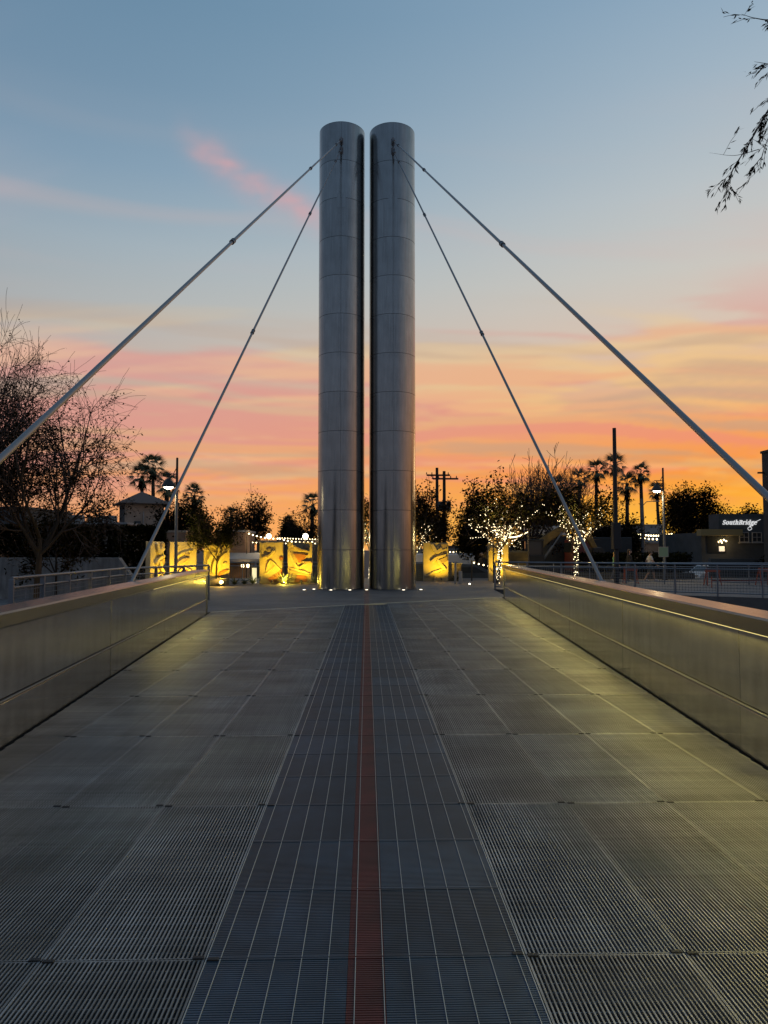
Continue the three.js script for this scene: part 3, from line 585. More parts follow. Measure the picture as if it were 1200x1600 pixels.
function railing(name, pts, label, group, infill = 'wire', h = 1.12, every = 1.5) {
  const a0 = pts[0], g = thing(name, label, 'railing', [a0[0], 0, a0[1]], 0, group);
  for (let i = 0; i < pts.length - 1; i++) {
    const a = V(pts[i][0] - a0[0], 0, pts[i][1] - a0[1]), b = V(pts[i + 1][0] - a0[0], 0, pts[i + 1][1] - a0[1]), L = a.distanceTo(b), n = Math.max(1, Math.round(L / every));
    const at = (t, y) => a.clone().lerp(b, t).setY(y), dir = Math.atan2(-(b.z - a.z), b.x - a.x);
    for (let k = i ? 1 : 0; k <= n; k++) { const p = at(k / n, 0); part('post', rbox(0.05, h, 0.09, 0.008, 0, h / 2, 0), M.railMetal, g, [p.x, 0, p.z], [0, dir, 0]); }
    part('top_rail', rod(at(0, h + 0.015), at(1, h + 0.015), 0.03, 8), M.railMetal, g);
    part('mid_rail', rod(at(0, h - 0.16), at(1, h - 0.16), 0.022, 8), M.railMetal, g);
    part('bottom_rail', rod(at(0, 0.12), at(1, 0.12), 0.02, 8), M.railMetal, g);
    const mb = new MB();
    if (infill === 'wire') { for (let y = 0.2; y < h - 0.2; y += 0.1) mb.tube([at(0, y), at(1, y)], 0.006, 4, false); for (let k = 0; k < L / 0.1; k++) { const t = (k + 0.5) * 0.1 / L; if (t < 1) mb.tube([at(t, 0.12), at(t, h - 0.16)], 0.0045, 4, false); } }
    else for (let k = 0; k < L / 0.11; k++) { const t = (k + 0.5) * 0.11 / L; if (t < 1) mb.tube([at(t, 0.12), at(t, h - 0.16)], 0.008, 4, false); }
    part('mesh_infill', mb.geo(), M.greyMetal, g);
  }
  return g;
}
railing('steel_railing', [[-6.42, -13.4], [-6.66, -20.3], [-5.2, -24.2]], 'grey mesh railing along the left bank behind the left parapet', 'bank railings');
railing('steel_railing', [[-9.5, -12.9], [-6.9, -12.9]], 'short grey railing at the far left picture edge', 'bank railings');
railing('steel_railing', [[5.35, -30.4], [13.6, -24.85], [24, -22.3]], 'long grey railing on the right bank above the canal wall', 'bank railings');
railing('steel_railing', [[-12, -36.9], [-2.4, -36.9]], 'pale thin railing behind the left relief panels', 'plaza railings', 'bar', 1.0, 1.9);
railing('steel_railing', [[1.2, -39.6], [4.9, -39.6]], 'thin railing beside the ridged relief panel', 'plaza railings', 'bar', 0.95, 1.8);
railing('steel_railing', [[7.6, -36.5], [14.2, -34.6], [22, -33.9]], 'farther railing on the right seen past the light-wrapped trunks', 'plaza railings', 'bar', 1.0, 1.8);

// street lamps
function streetLamp(x, z, H, label, k) {
  const g = thing('street_lamp', label, 'street lamp', [x, 0, z], 0, 'bell street lamps');
  part('pole', new MB().tube([V(0, 0, 0), V(0, 0.5, 0), V(0, H * 0.75, 0)], [0.09, 0.075, 0.065], 12).geo(), M.greyMetal, g);
  part('mast', new MB().tube([V(0, H * 0.75, 0), V(0, H - 0.02, 0), V(0, H, 0)], [0.055, 0.05, 0.03], 10).geo(), M.darkMetal, g);
  part('base', new THREE.LatheGeometry([[0, 0], [0.17, 0], [0.17, 0.05], [0.12, 0.14], [0.09, 0.3], [0, 0.3]].map(p => new THREE.Vector2(...p)), 16), M.darkMetal, g);
  const ay = H - 0.78;
  part('arm', merge([rod(V(0.02, ay + 0.06, 0), V(-0.50, ay + 0.06, 0), 0.022), rod(V(0.02, ay - 0.08, 0), V(-0.44, ay - 0.08, 0), 0.018), rod(V(-0.04, ay + 0.3, 0), V(-0.16, ay + 0.06, 0), 0.016), rod(V(-0.36, ay + 0.06, 0), V(-0.36, ay - 0.16, 0), 0.028)]), M.darkMetal, g);
  part('shade', new THREE.LatheGeometry([[0.03, 0.40], [0.07, 0.38], [0.10, 0.32], [0.22, 0.2], [0.30, 0.06], [0.31, 0], [0.295, 0.0], [0.28, 0.06], [0.19, 0.2], [0.05, 0.32]].map(p => new THREE.Vector2(...p)), 24), M.darkMetal, g, [-0.36, ay - 0.52, 0]);
  part('lens', new THREE.SphereGeometry(0.2, 20, 10).scale(1, 0.42, 1), M.lampLens, g, [-0.36, ay - 0.52, 0]);
  lamp(0xffe2a8, k, [-0.36, ay - 0.68, 0], g, 1.25, [-0.36, 0, 0.05], 0.8);
  lamp(0xffe2a8, k * 0.12, [-0.36, ay - 0.66, 0.0], g);
}
streetLamp(-8.3, -32, 5.68, 'left street lamp with a lit bell shade, beside the small hip-roofed tower', 26);
streetLamp(16.45, -40, 6.2, 'right street lamp with a lit bell shade, above the green notice board', 26);

// planter tree with its light, and plants
tree('planter_tree', { label: 'small green tree growing from the round planter left of the pylons', pos: [-6.94, 0.12, -33.9], height: 3.6, spread: 1.75, trunk: 1.25, radius: 0.055, levels: 3, kids: [6, 6, 6], open: [0.75, 0.75], first: 1.05, wander: 0.14, leaves: 5600, leafLen: 0.11, leafWid: 0.024, puff: 0.22, leafBottom: 1.75, leafColors: GREEN, seed: 5, lean: [0.10, 0], minR: 0.005 });
{
  const p = thing('round_planter', 'low grey planter under the small tree', 'planter', [-6.94, 0, -33.9]);
  part('bowl', new THREE.LatheGeometry([[0, 0], [0.42, 0], [0.52, 0.3], [0.52, 0.34], [0.46, 0.34], [0.42, 0.12], [0, 0.1]].map(q => new THREE.Vector2(...q)), 28), M.concrete, p);
  const l = thing('spot_light', 'bright yellow ground spot light in front of the round planter', 'spot light', [-6.55, 0, -33.2]);
  part('housing', new THREE.CylinderGeometry(0.10, 0.08, 0.16, 14, 1, true).rotateX(0.5), M.darkMetal, l, [0, 0.12, 0]);
  part('lens', new THREE.SphereGeometry(0.095, 14, 8), glow([1, 0.72, 0.2], 14), l, [0, 0.17, 0.03]);
  lamp(0xffc24a, 2.2, [0, 0.25, 0.1], l);
  const sg = mat([0.30, 0.32, 0.14], 0.6), dg = mat([0.04, 0.055, 0.025], 0.7);
  seed(9);
  rosette('yucca', -3.98, 0.0, -35.3, 90, 0.80, 0.042, 'spiky yucca lit yellow between the two relief panels', 'yucca', sg);
  rosette('yucca', -2.5, 0.0, -35.3, 56, 0.66, 0.04, 'spiky yucca half hidden behind the left pylon', 'yucca', sg);
  rosette('yucca', -7.75, 0.0, -34.1, 56, 0.75, 0.04, 'spiky yucca at the foot of the panel behind the planter tree', 'yucca', sg);
  rosette('yucca', -5.45, 0.0, -35.2, 44, 0.6, 0.038, 'dim spiky yucca left of the panel with the dark disc', 'yucca', sg);
  rosette('agave', -6.15, 0.0, -34.3, 30, 0.5, 0.05, 'dark low agave right of the round planter', 'agave', dg);
  rosette('agave', -5.75, 0.0, -34.6, 30, 0.42, 0.05, 'dark low agave farther right of the round planter', 'agave', dg);
  rosette('cycad', 4.75, 0.0, -39.0, 34, 0.75, 0.06, 'arching cycad right of the ridged relief panel', 'cycad', dg, 0.75);
  rosette('lit_shrub', -7.85, 0.0, -16.2, 60, 0.4, 0.05, 'yellow-lit low shrub at the foot of the half-bare tree', 'shrub', sg, 0.85);
  for (const [x, z, w] of [[-3.9, -34.7, 'yucca between the two left panels'], [-7.55, -33.5, 'yucca behind the round planter']]) {
    const q = thing('spot_light', 'tiny spot light in front of the ' + w, 'spot light', [x, 0, z], 0, 'plant spot lights');
    part('housing', new THREE.CylinderGeometry(0.04, 0.03, 0.1, 12, 1, true), M.darkMetal, q, [0, 0.05, 0]); part('lens', new THREE.SphereGeometry(0.035, 12, 8), M.flood, q, [0, 0.1, 0]); lamp(0xffdc50, 4.5, [0, 0.17, -0.05], q);
  }
  const sl = thing('spot_light', 'small spot light under the shrub by the half-bare tree', 'spot light', [-7.5, 0, -15.8]);
  part('housing', new THREE.CylinderGeometry(0.05, 0.04, 0.12, 12, 1, true), M.darkMetal, sl, [0, 0.08, 0]);
  part('lens', new THREE.SphereGeometry(0.05, 12, 8), M.flood, sl, [0, 0.13, 0]);
  lamp(0xffcf52, 0.8, [-0.05, 0.2, 0], sl);
}

// ------------------------------------------------------------------ buildings on the left
function windowPart(g, w, h, pos, turn = 0, m = M.glass) {
  const f = part('window', merge([rbox(w, 0.06, 0.06, 0.01, 0, h / 2, 0), rbox(w, 0.06, 0.06, 0.01, 0, -h / 2, 0), rbox(0.06, h, 0.06, 0.01, -w / 2, 0, 0), rbox(0.06, h, 0.06, 0.01, w / 2, 0, 0)]), M.pale, g, pos, [0, turn, 0]);
  part('pane', rbox(w - 0.04, h - 0.04, 0.02, 0.004), m, f); return f;
}
{
  const g = thing('roof_tower', 'small square tower with a hipped tile roof above the hedge', 'building', [-18.7, 0, -61]);
  const turn = new THREE.Group(); turn.name = 'tower_body'; turn.rotation.y = 0.46; g.add(turn);
  part('wall', box(-1.52, -0.75, -1.5, 1.52, 5.5, 1.5), M.tan, g, [0, 0, 0], [0, 0.46, 0]); g.remove(turn);
  const c = Math.cos(0.46), s = Math.sin(0.46), L = (x, y, z) => [x * c + z * s, y, -x * s + z * c];
  for (let k = 0; k < 4; k++) part('louvre', rbox(0.32, 1.9, 0.08, 0.01), M.slate, g, L(-1.55, 4.35, -1.05 + k * 0.7), [0, 0.46 + Math.PI / 2, 0]);
  part('hatch', rbox(0.5, 0.55, 0.06, 0.01), M.slate, g, L(-0.55, 3.7, 1.52), [0, 0.46, 0]);
  part('vent_pipe', rod(V(...L(-0.1, 3.3, 1.58)), V(...L(-0.1, 4.75, 1.58)), 0.05), M.pale, g);
  // hipped roof: four slopes built of tile courses
  for (let a = 0; a < 4; a++) for (let k = 0; k < 9; k++) {
    const t0 = k / 9, t1 = (k + 1) / 9, r0 = 2.05 * (1 - t0) + 0.05 * t0, r1 = 2.05 * (1 - t1) + 0.05 * t1, y0 = 5.42 + 1.02 * t0, y1 = 5.42 + 1.02 * t1 + 0.03, mb = new MB();
    mb.tri(V(-r0, y0, r0), V(r0, y0, r0), V(r1, y1, r1)); mb.tri(V(-r0, y0, r0), V(r1, y1, r1), V(-r1, y1, r1)); mb.tri(V(-r0, y0 - 0.05, r0), V(r0, y0, r0), V(-r0, y0, r0)); mb.tri(V(-r0, y0 - 0.05, r0), V(r0, y0 - 0.05, r0), V(r0, y0, r0));
    part('tile_course', mb.geo(), M.roof, g, [0, 0, 0], [0, 0.46 + a * Math.PI / 2, 0]);
  }
  part('soffit', box(-2.03, 5.34, -2.03, 2.03, 5.4, 2.03), M.roof, g, [0, 0, 0], [0, 0.46, 0]);
}
function block(name, label, x0, x1, y1, z0, z1, m, cap = M.pale) {
  const g = thing(name, label, 'building', [(x0 + x1) / 2, -0.75, (z0 + z1) / 2]);
  const w = x1 - x0, d = Math.abs(z1 - z0), h = y1 + 0.75;
  part('wall', box(-w / 2, 0, -d / 2, w / 2, h, d / 2), m, g);
  part('parapet_cap', box(-w / 2 - 0.06, h + 0.002, -d / 2 - 0.06, w / 2 + 0.06, h + 0.14, d / 2 + 0.06), cap, g);
  return g;
}
block('flat_roof_building', 'grey flat-roofed building behind the half-bare tree', -34, -20.8, 4.15, -52, -45, M.slate, M.slate);
block('low_building', 'low peach wall building at the far left edge', -23.6, -20.6, 2.75, -43.6, -40, M.peach);
{ const g = block('flat_roof_building', 'flat-roofed building with rooftop units left of the hip-roofed tower', -24, -17.0, 3.45, -58, -52, M.tan);
  for (const [x, w, h] of [[-0.4, 0.9, 0.55], [0.9, 0.7, 0.4], [1.9, 1.0, 0.5]]) part('roof_unit', rbox(w, h, 0.8, 0.03), M.pale, g, [x, 4.34 + h / 2, 2]);
  part('mast', rod(V(1.4, 4.2, 2.4), V(1.4, 5.4, 2.4), 0.03), M.pale, g); }
block('garden_wall_building', 'brown stucco block right of the hedge behind the lamp pole', -14.6, -11.6, 2.75, -50, -47, M.peach, M.tan);
{ const g = block('cafe_building', 'peach cafe building behind the small planter tree', -10.2, -8.25, 2.85, -54, -50, M.peach);
  part('awning', new MB().tri(V(-0.2, 2.2, 2.0), V(-0.2, 1.8, 4.2), V(3.2, 1.8, 4.2)).tri(V(-0.2, 2.2, 2.0), V(3.2, 1.8, 4.2), V(3.2, 2.2, 2.0)).geo(), M.pale, g);
  part('awning_edge', rbox(3.4, 0.16, 0.05, 0.01, 1.5, 1.72, 4.22), M.pale, g);
  for (const x of [-0.1, 3.1]) part('awning_post', rod(V(x, 0, 4.1), V(x, 1.78, 4.1), 0.04), M.pale, g);
  for (const x of [1.1, 1.45]) { part('wall_lamp', new THREE.SphereGeometry(0.11, 12, 8), M.bulb, g, [x, 1.35, 3.9]); }
  lamp(0xffcf80, 2.5, [1.3, 1.3, 4.3], g); }
block('long_building', 'long low building behind the string lights left of the pylons', -8.1, -1.2, 2.2, -60, -54, M.slate, M.tan);
{ const g = thing('light_bollard', 'short glowing bollard between the planter and the dark-disc panel', 'bollard', [-5.55, 0, -36.3]);
  part('post', rbox(0.2, 0.75, 0.2, 0.02, 0, 0.38, 0), glow([1, 0.86, 0.45], 0.9), g); part('cap', rbox(0.24, 0.05, 0.24, 0.01, 0, 0.78, 0), M.greyMetal, g); }

// string lights
function stringLights(pts, label, sag, n, group, r = 0.05, m = M.bulb, power = 0) {
  const a = V(...pts[0]), g = thing('string_lights', label, 'string lights', [a.x, a.y, a.z], 0, group), P = [], bm = [];
  for (let s = 0; s < pts.length - 1; s++) for (let k = 0; k <= 8; k++) { const t = k / 8; P.push(V(...pts[s]).lerp(V(...pts[s + 1]), t).sub(a).add(V(0, -sag * 4 * t * (1 - t), 0))); }
  part('wire', new MB().tube(P, 0.012, 4).geo(), M.black, g);
  const c = new THREE.CatmullRomCurve3(P);
  for (let k = 0; k < n; k++) { const p = c.getPointAt((k + 0.5) / n); bm.push(new THREE.SphereGeometry(r, 8, 6).translate(p.x, p.y - r * 1.4, p.z)); }
  part('bulbs', merge(bm), m, g);
  if (power) { const p = c.getPointAt(0.5); lamp(0xffc978, power, [p.x, p.y - 0.35, p.z + 0.3], g); }
  for (const q of [pts[0], pts[pts.length - 1]]) part('support', rod(V(q[0] - a.x, q[1] - a.y + 0.05, q[2] - a.z), V(q[0] - a.x, -0.75 - a.y, q[2] - a.z), 0.035), M.darkMetal, g);
}
stringLights([[-8.1, 2.86, -49.6], [-5.7, 2.45, -48], [-3.3, 2.2, -46]], 'string of warm bulbs sloping down behind the two left panels', 0.12, 17, 'cafe string lights', 0.05, M.bulb, 2);
stringLights([[-7.9, 2.2, -50], [-2.4, 2.15, -50]], 'lower level string of bulbs behind the dark-disc panel', 0.05, 22, 'cafe string lights', 0.035);
stringLights([[-6.3, 2.55, -52], [-1.6, 2.5, -52]], 'upper far string of tiny bulbs left of the pylons', 0.08, 24, 'cafe string lights', 0.035);
for (const [x, y, z, w] of [[-6.68, 2.57, -50, 'above the dark-disc panel'], [-3.85, 2.5, -46, 'above the bird-like panel beside the left pylon']]) {
  const g = thing('globe_lamp', 'bright globe lamp on a thin post ' + w, 'lamp', [x, -0.75, z], 0, 'globe lamps');
  part('post', rod(V(0, 0, 0), V(0, y + 0.62, 0), 0.035), M.darkMetal, g); part('globe', new THREE.SphereGeometry(0.17, 16, 12), glow([1, 0.88, 0.6], 12), g, [0, y + 0.75, 0]); lamp(0xffd999, 5, [0, y + 0.72, 0.3], g);
}

// ------------------------------------------------------------------ skyline trees and palms
const bush = (name, label, x, z, h, sp, sd, o = {}) => tree(name, { label, pos: [x, -0.75, z], height: h + 0.75, spread: sp, trunk: (h + 0.75) * 0.3, radius: 0.16, levels: 3, kids: [7, 6, 6], open: [0.8, 0.8], first: 1.15, wander: 0.18, leaves: 3800, leafLen: 0.19, leafWid: 0.055, puff: 0.35, leafColors: DARK, seed: sd, minR: 0.012, group: 'trees on the skyline', ...o });
bush('round_tree', 'dark round tree behind the lamp pole, left of the planter tree', -12.2, -50, 5.3, 3.0, 61, { leaves: 5500, puff: 0.5 });
bush('airy_tree', 'airy tree with twiggy top left of the pylons', -9.4, -60, 7.1, 3.3, 62, { leaves: 2300, leafTop: 7.2 });
bush('airy_tree', 'lower airy tree touching the left pylon', -4.9, -64, 5.2, 3.0, 63, { leaves: 1700 });
bush('round_tree', 'low dark round tree between the airy tree and the left pylon', -7.2, -70, 4.6, 1.7, 64, { leaves: 4200, puff: 0.45 });
bush('airy_tree', 'reddish airy tree directly right of the right pylon', 4.6, -52, 7.0, 2.4, 65, { leaves: 2400, leafColors: BROWN });
bush('round_tree', 'dense dark tree behind the ridged panel with lights below', 6.9, -46, 6.2, 2.5, 66, { leaves: 4300, puff: 0.45, leafColors: [...DARK, [0.11, 0.11, 0.04]] });
bush('bare_tree', 'wide bare-topped tree behind the right lower cable', 11.3, -50, 8.9, 4.2, 67, { levels: 4, kids: [8, 7, 6, 4], leaves: 3200, leafTop: 5.6, leafColors: BROWN, minR: 0.012, puff: 0.2, droop: 0.03 });
bush('bare_tree', 'second bare-topped tree behind the tall black pole', 14.9, -54, 8.4, 3.2, 68, { levels: 4, kids: [6, 6, 5, 4], leaves: 2200, leafTop: 5.0, leafColors: BROWN, minR: 0.011, puff: 0.2 });
bush('round_tree', 'dark leafy tree behind the excavator', 13.2, -56, 5.4, 3.0, 69, { leaves: 3800, puff: 0.55, leafColors: [...DARK, [0.11, 0.11, 0.04]] });
bush('round_tree', 'dark tree between the tall black pole and the grey pole', 19.2, -56, 4.9, 2.4, 70, { leaves: 5200, puff: 0.55 });
bush('round_tree', 'large dark tree between the right lamp and the teal building', 27.2, -61, 7.2, 3.1, 71, { leaves: 7500, puff: 0.55 });
bush('airy_tree', 'thin tree beside the sign parapet, behind the teal building', 30.2, -60, 4.6, 2.0, 72, { leaves: 2600 });
bush('round_tree', 'dark tree top showing above the sign parapet at right', 27.6, -52, 4.9, 1.6, 73, { leaves: 3800 });
bush('shrub_tree', 'grey-green shrub in front of the teal building at the right edge', 25.2, -43.6, 2.0, 1.4, 74, { leaves: 4200, leafLen: 0.16, leafWid: 0.05, puff: 0.28, leafColors: [[0.07, 0.09, 0.06], [0.06, 0.075, 0.05]], group: 'shrubs' });
palm(-23.0, -75, 9.2, 1.25, 'leftmost palm of the trio above the hip-roofed tower', 101);
palm(-21.8, -75, 10.1, 1.25, 'tallest palm of the trio above the hip-roofed tower', 102);
palm(-19.3, -71, 7.9, 1.2, 'palm of the trio nearest the left street lamp', 103);
palm(-18.9, -80, 7.6, 1.15, 'short palm right of the left street lamp', 104);
palm(-17.9, -96, 6.2, 0.95, 'tiny palm between the dark round tree and the airy tree', 105);
palm(-5.3, -70, 6.0, 1.05, 'palm touching the left edge of the left pylon', 106);
palm(-12.9, -120, 6.3, 0.9, 'very distant tiny palm left of the left pylon', 107);
palm(23.4, -80, 9.4, 1.15, 'leftmost of the right hand palms, half in the bare tree', 108, -0.75, 1.6);
palm(25.3, -80, 10.4, 1.15, 'shaggy palm left of the tall black pole', 109, -0.75, 1.8);
palm(27.4, -80, 11.0, 1.2, 'palm directly behind the tall black pole', 110);
palm(27.0, -75, 8.5, 1.1, 'short palm just right of the tall black pole', 111, -0.75, 1.1);
palm(28.6, -75, 9.6, 1.0, 'palm rising behind the grey pole', 112);
palm(36.4, -90, 9.0, 1.0, 'palm seen behind the right street lamp', 113);
palm(19.4, -74, 8.2, 1.0, 'palm top inside the bare tree', 114, -0.75, 1.4);

// ------------------------------------------------------------------ right bank
function fairy(br, g0, pos, label, n, maxLvl, sd, top = 99) {
  seed(sd); const g = thing('fairy_lights', label, 'fairy lights', pos, 0, 'fairy lights on trees'), gs = [];
  const L = br.filter(b => b.lvl <= maxLvl), base = new THREE.OctahedronGeometry(0.018, 1), wire = new MB();
  for (const b of L) { if (b.pts[0].y > top) continue; const w = []; for (let i = 0; i <= 12; i++) { const q = i / 12 * (b.pts.length - 1), k = Math.min(b.pts.length - 2, Math.floor(q)), a = i * 1.9; w.push(b.pts[k].clone().lerp(b.pts[k + 1], q - k).add(V(Math.cos(a), 0, Math.sin(a)).multiplyScalar(b.rr[k] + 0.01))); } wire.tube(w, 0.004, 3, false); }
  const wt = L.map(b => (b.lvl === 0 ? 12 : b.lvl === 1 ? 1.6 : 0.7)), tot = wt.reduce((a, b) => a + b, 0);
  for (let k = 0; k < n; k++) {
    let q = rnd() * tot, j = 0; while (q > wt[j]) q -= wt[j++]; const b = L[j], i = Math.floor(rnd() * (b.pts.length - 1)), c = b.pts[i].clone().lerp(b.pts[i + 1], rnd()); if (c.y > top) continue;
    const a = R(0, 6.28), r = b.rr[i] + R(0.01, b.lvl ? 0.12 : 0.04); gs.push(base.clone().scale(1, 1, 1).translate(c.x + Math.cos(a) * r, c.y + R(-0.03, 0.03), c.z + Math.sin(a) * r));
  }
  part('wire', wire.geo(), M.black, g); part('bulbs', merge(gs), M.fairy, g);
  lamp(0xffd98a, n / 60, [0.5, 2.3, 0.5], g); lamp(0xffd98a, n / 45, [-0.4, 3.5, 0.7], g);
}
function litTree(pos, o, lightsLabel, n, top) { const t = tree('wrapped_tree', { ...o, pos, levels: 3, group: 'light-wrapped trees' }); fairy(t.br, t.g, pos, lightsLabel, n, 2, o.seed + 900, top); }
litTree([6.35, 0, -35.6], { label: 'leaning tree wrapped in fairy lights beside the end of the right parapet', height: 5.9, spread: 2.9, trunk: 2.3, radius: 0.11, kids: [6, 5, 5], open: [0.85, 0.7], first: 1.0, wander: 0.16, leaves: 4600, leafLen: 0.16, leafWid: 0.045, puff: 0.25, leafColors: [...DARK, [0.13, 0.12, 0.04]], leafBottom: 2.9, seed: 31, lean: [0.16, 0], minR: 0.008 }, 'fairy lights wound round the leaning tree and its limbs', 400, 4.4);
litTree([10.95, 0, -38], { label: 'tree wrapped in fairy lights behind the lower right cable', height: 5.4, spread: 2.9, trunk: 2.2, radius: 0.12, kids: [6, 5, 5], open: [0.9, 0.7], first: 1.0, wander: 0.15, leaves: 4600, leafLen: 0.16, leafWid: 0.045, puff: 0.25, leafColors: [...DARK, [0.13, 0.12, 0.04]], leafBottom: 2.9, seed: 42, minR: 0.008 }, 'fairy lights wound round the tree behind the lower right cable', 340, 4.0);
litTree([2.75, -0.75, -44], { label: 'tree wrapped in fairy lights right beside the right pylon', height: 5.2, spread: 2.1, trunk: 2.4, radius: 0.10, kids: [6, 5, 5], open: [0.7, 0.7], first: 0.9, wander: 0.15, leaves: 2600, leafLen: 0.18, leafWid: 0.05, puff: 0.25, leafColors: DARK, seed: 53, minR: 0.008 }, 'fairy lights on the tree right beside the right pylon', 230, 4.6);
litTree([0.25, -0.75, -47], { label: 'tree with fairy lights seen through the gap between the pylons', height: 6.8, spread: 2.2, trunk: 2.6, radius: 0.11, kids: [6, 5, 5], open: [0.6, 0.7], first: 0.9, wander: 0.15, leaves: 2600, leafLen: 0.18, leafWid: 0.05, puff: 0.25, leafColors: DARK, seed: 54, minR: 0.008 }, 'fairy lights on the tree in the gap between the pylons', 300, 4.2);
litTree([11.0, -0.75, -52], { label: 'distant wrapped tree seen under the excavator boom', height: 4.2, spread: 1.6, trunk: 2.0, radius: 0.09, kids: [5, 5, 4], open: [0.7, 0.7], first: 0.9, wander: 0.15, leaves: 1200, leafLen: 0.18, leafWid: 0.05, puff: 0.25, leafColors: DARK, seed: 55, minR: 0.008 }, 'fairy lights on the distant tree under the excavator boom', 120, 3.2);
stringLights([[6.3, 2.62, -36.2], [8.05, 2.6, -36.2]], 'glowing rope light swag right of the leaning wrapped trunk', 0.3, 46, 'rope lights', 0.03, M.fairy, 0.8);
stringLights([[4.2, 1.62, -47], [7.2, 1.62, -47]], 'string of bulbs above the white van between the right panels', 0.06, 14, 'right string lights', 0.04);
stringLights([[5.6, 1.05, -38.9], [7.4, 0.72, -38.9]], 'short low string of bulbs left of the half-hidden panel', 0.05, 7, 'right string lights', 0.04);
stringLights([[20.5, 2.75, -58], [27.0, 2.65, -58]], 'front string of patio bulbs left of the teal building', 0.12, 20, 'patio string lights', 0.07, M.bulb, 3);
stringLights([[21.8, 3.15, -59.5], [25.2, 3.05, -59.5]], 'upper string of patio bulbs behind the right street lamp', 0.2, 16, 'patio string lights', 0.07, M.bulb, 3);

// poles
{ const g = thing('black_pole', 'tall plain black pole with a thicker sleeve, right of the excavator', 'pole', [11.7, 0, -34]);
  part('shaft', new MB().tube([V(0, 0, 0), V(0, 4, 0), V(0, 7.4, 0)], [0.12, 0.1, 0.085], 12).geo(), M.black, g);
  part('sleeve', rbox(0.36, 1.25, 0.36, 0.03, 0, 2.3, 0), M.black, g); part('foot', rbox(0.4, 0.06, 0.4, 0.01, 0, 0.03, 0), M.black, g);
  const h = thing('grey_pole', 'slim blue-grey pole with a small curved arm light', 'street light', [20.96, -0.75, -55]);
  part('shaft', new MB().tube([V(0, 0, 0), V(0, 6.3, 0)], [0.16, 0.11], 10).geo(), M.greyMetal, h);
  part('arm', new MB().tube([V(0, 5.7, 0), V(0.35, 6.05, 0), V(0.9, 6.1, 0)], 0.03, 6).geo(), M.greyMetal, h); part('head', rbox(0.45, 0.09, 0.2, 0.03, 1.1, 6.1, 0), M.greyMetal, h);
}
for (const [x, z, H, arm, label] of [[6.0, -62, 9.1, 1.0, 'farther utility pole with a crossarm, left one'], [6.4, -60, 8.6, 1.05, 'nearer utility pole with a longer crossarm and cans, right one']]) {
  const g = thing('utility_pole', label, 'utility pole', [x, -0.75, z], 0, 'utility poles');
  part('shaft', new MB().tube([V(0, 0, 0), V(0, H + 0.3, 0)], [0.17, 0.12], 10).geo(), M.bark, g);
  part('crossarm', rbox(arm * 2, 0.14, 0.12, 0.01, arm * 0.1, H - 0.35, 0.15), M.bark, g);
  for (const t of [-0.9, -0.45, 0.5, 0.95]) part('insulator', new THREE.CylinderGeometry(0.03, 0.05, 0.18, 8), M.slate, g, [arm * t, H - 0.19, 0.15]);
  if (z > -61) for (const s of [-1, 1]) part('transformer', new THREE.CylinderGeometry(0.2, 0.2, 0.75, 12), M.slate, g, [s * 0.34, H - 2.6, 0.12]);
}
{ const g = thing('notice_board', 'small pale green notice board on the right lamp pole', 'sign', [16.25, 0, -39.7]);
  part('post', rod(V(0, 0, 0), V(0, 1.75, 0), 0.03), M.greyMetal, g); part('board', rbox(0.5, 0.5, 0.03, 0.01, 0, 1.53, 0.045), mat([0.20, 0.30, 0.20], 0.6), g); part('frame', merge([rbox(0.54, 0.03, 0.04, 0.006, 0, 1.79, 0.045), rbox(0.54, 0.03, 0.04, 0.006, 0, 1.27, 0.045), rbox(0.03, 0.49, 0.04, 0.006, 0.255, 1.53, 0.045), rbox(0.03, 0.49, 0.04, 0.006, -0.255, 1.53, 0.045)]), M.pale, g); }
{ const g = thing('bollard_light', 'pale square gate post with a lower bollard, right of the ridged panel', 'post', [4.42, 0, -35.2]);
  part('post', rbox(0.1, 1.0, 0.1, 0.01, -0.1, 0.5, -0.3), M.pale, g); part('bollard', rbox(0.16, 0.62, 0.16, 0.02, 0.1, 0.31, 0), M.pale, g); part('head_rail', rbox(0.3, 0.05, 0.08, 0.01, 0, 1.02, -0.3), M.pale, g);
  const l = thing('ground_light', 'small bright ground light right of the gate post', 'ground light', [4.85, 0, -34.4]); part('rim', new THREE.TorusGeometry(0.08, 0.014, 6, 18).rotateX(Math.PI / 2), M.steelA, l, [0, 0.01, 0]); part('lens', new THREE.SphereGeometry(0.05, 12, 8), glow([1, 0.9, 0.7], 4), l, [0, 0.03, 0]); }
{ const w = thing('brick_wall', 'low buff block wall behind the ridged relief panel', 'wall', [3.5, 0, -39.1]);
  part('core', box(-2.2, 0, -0.12, 1.55, 0.88, 0.10), M.sandDark, w);
  const bg = rbox(0.29, 0.095, 0.05, 0.008); for (let r = 0; r < 8; r++) for (let c = 0; c < 12; c++) { const x = -2.0 + c * 0.305 + (r % 2) * 0.15; if (x < 1.42) part('brick', bg, M.sand, w, [x, 0.055 + r * 0.107, 0.11]); }
  part('cap', rbox(3.9, 0.06, 0.34, 0.01, -0.32, 0.92, 0), M.pale, w); }

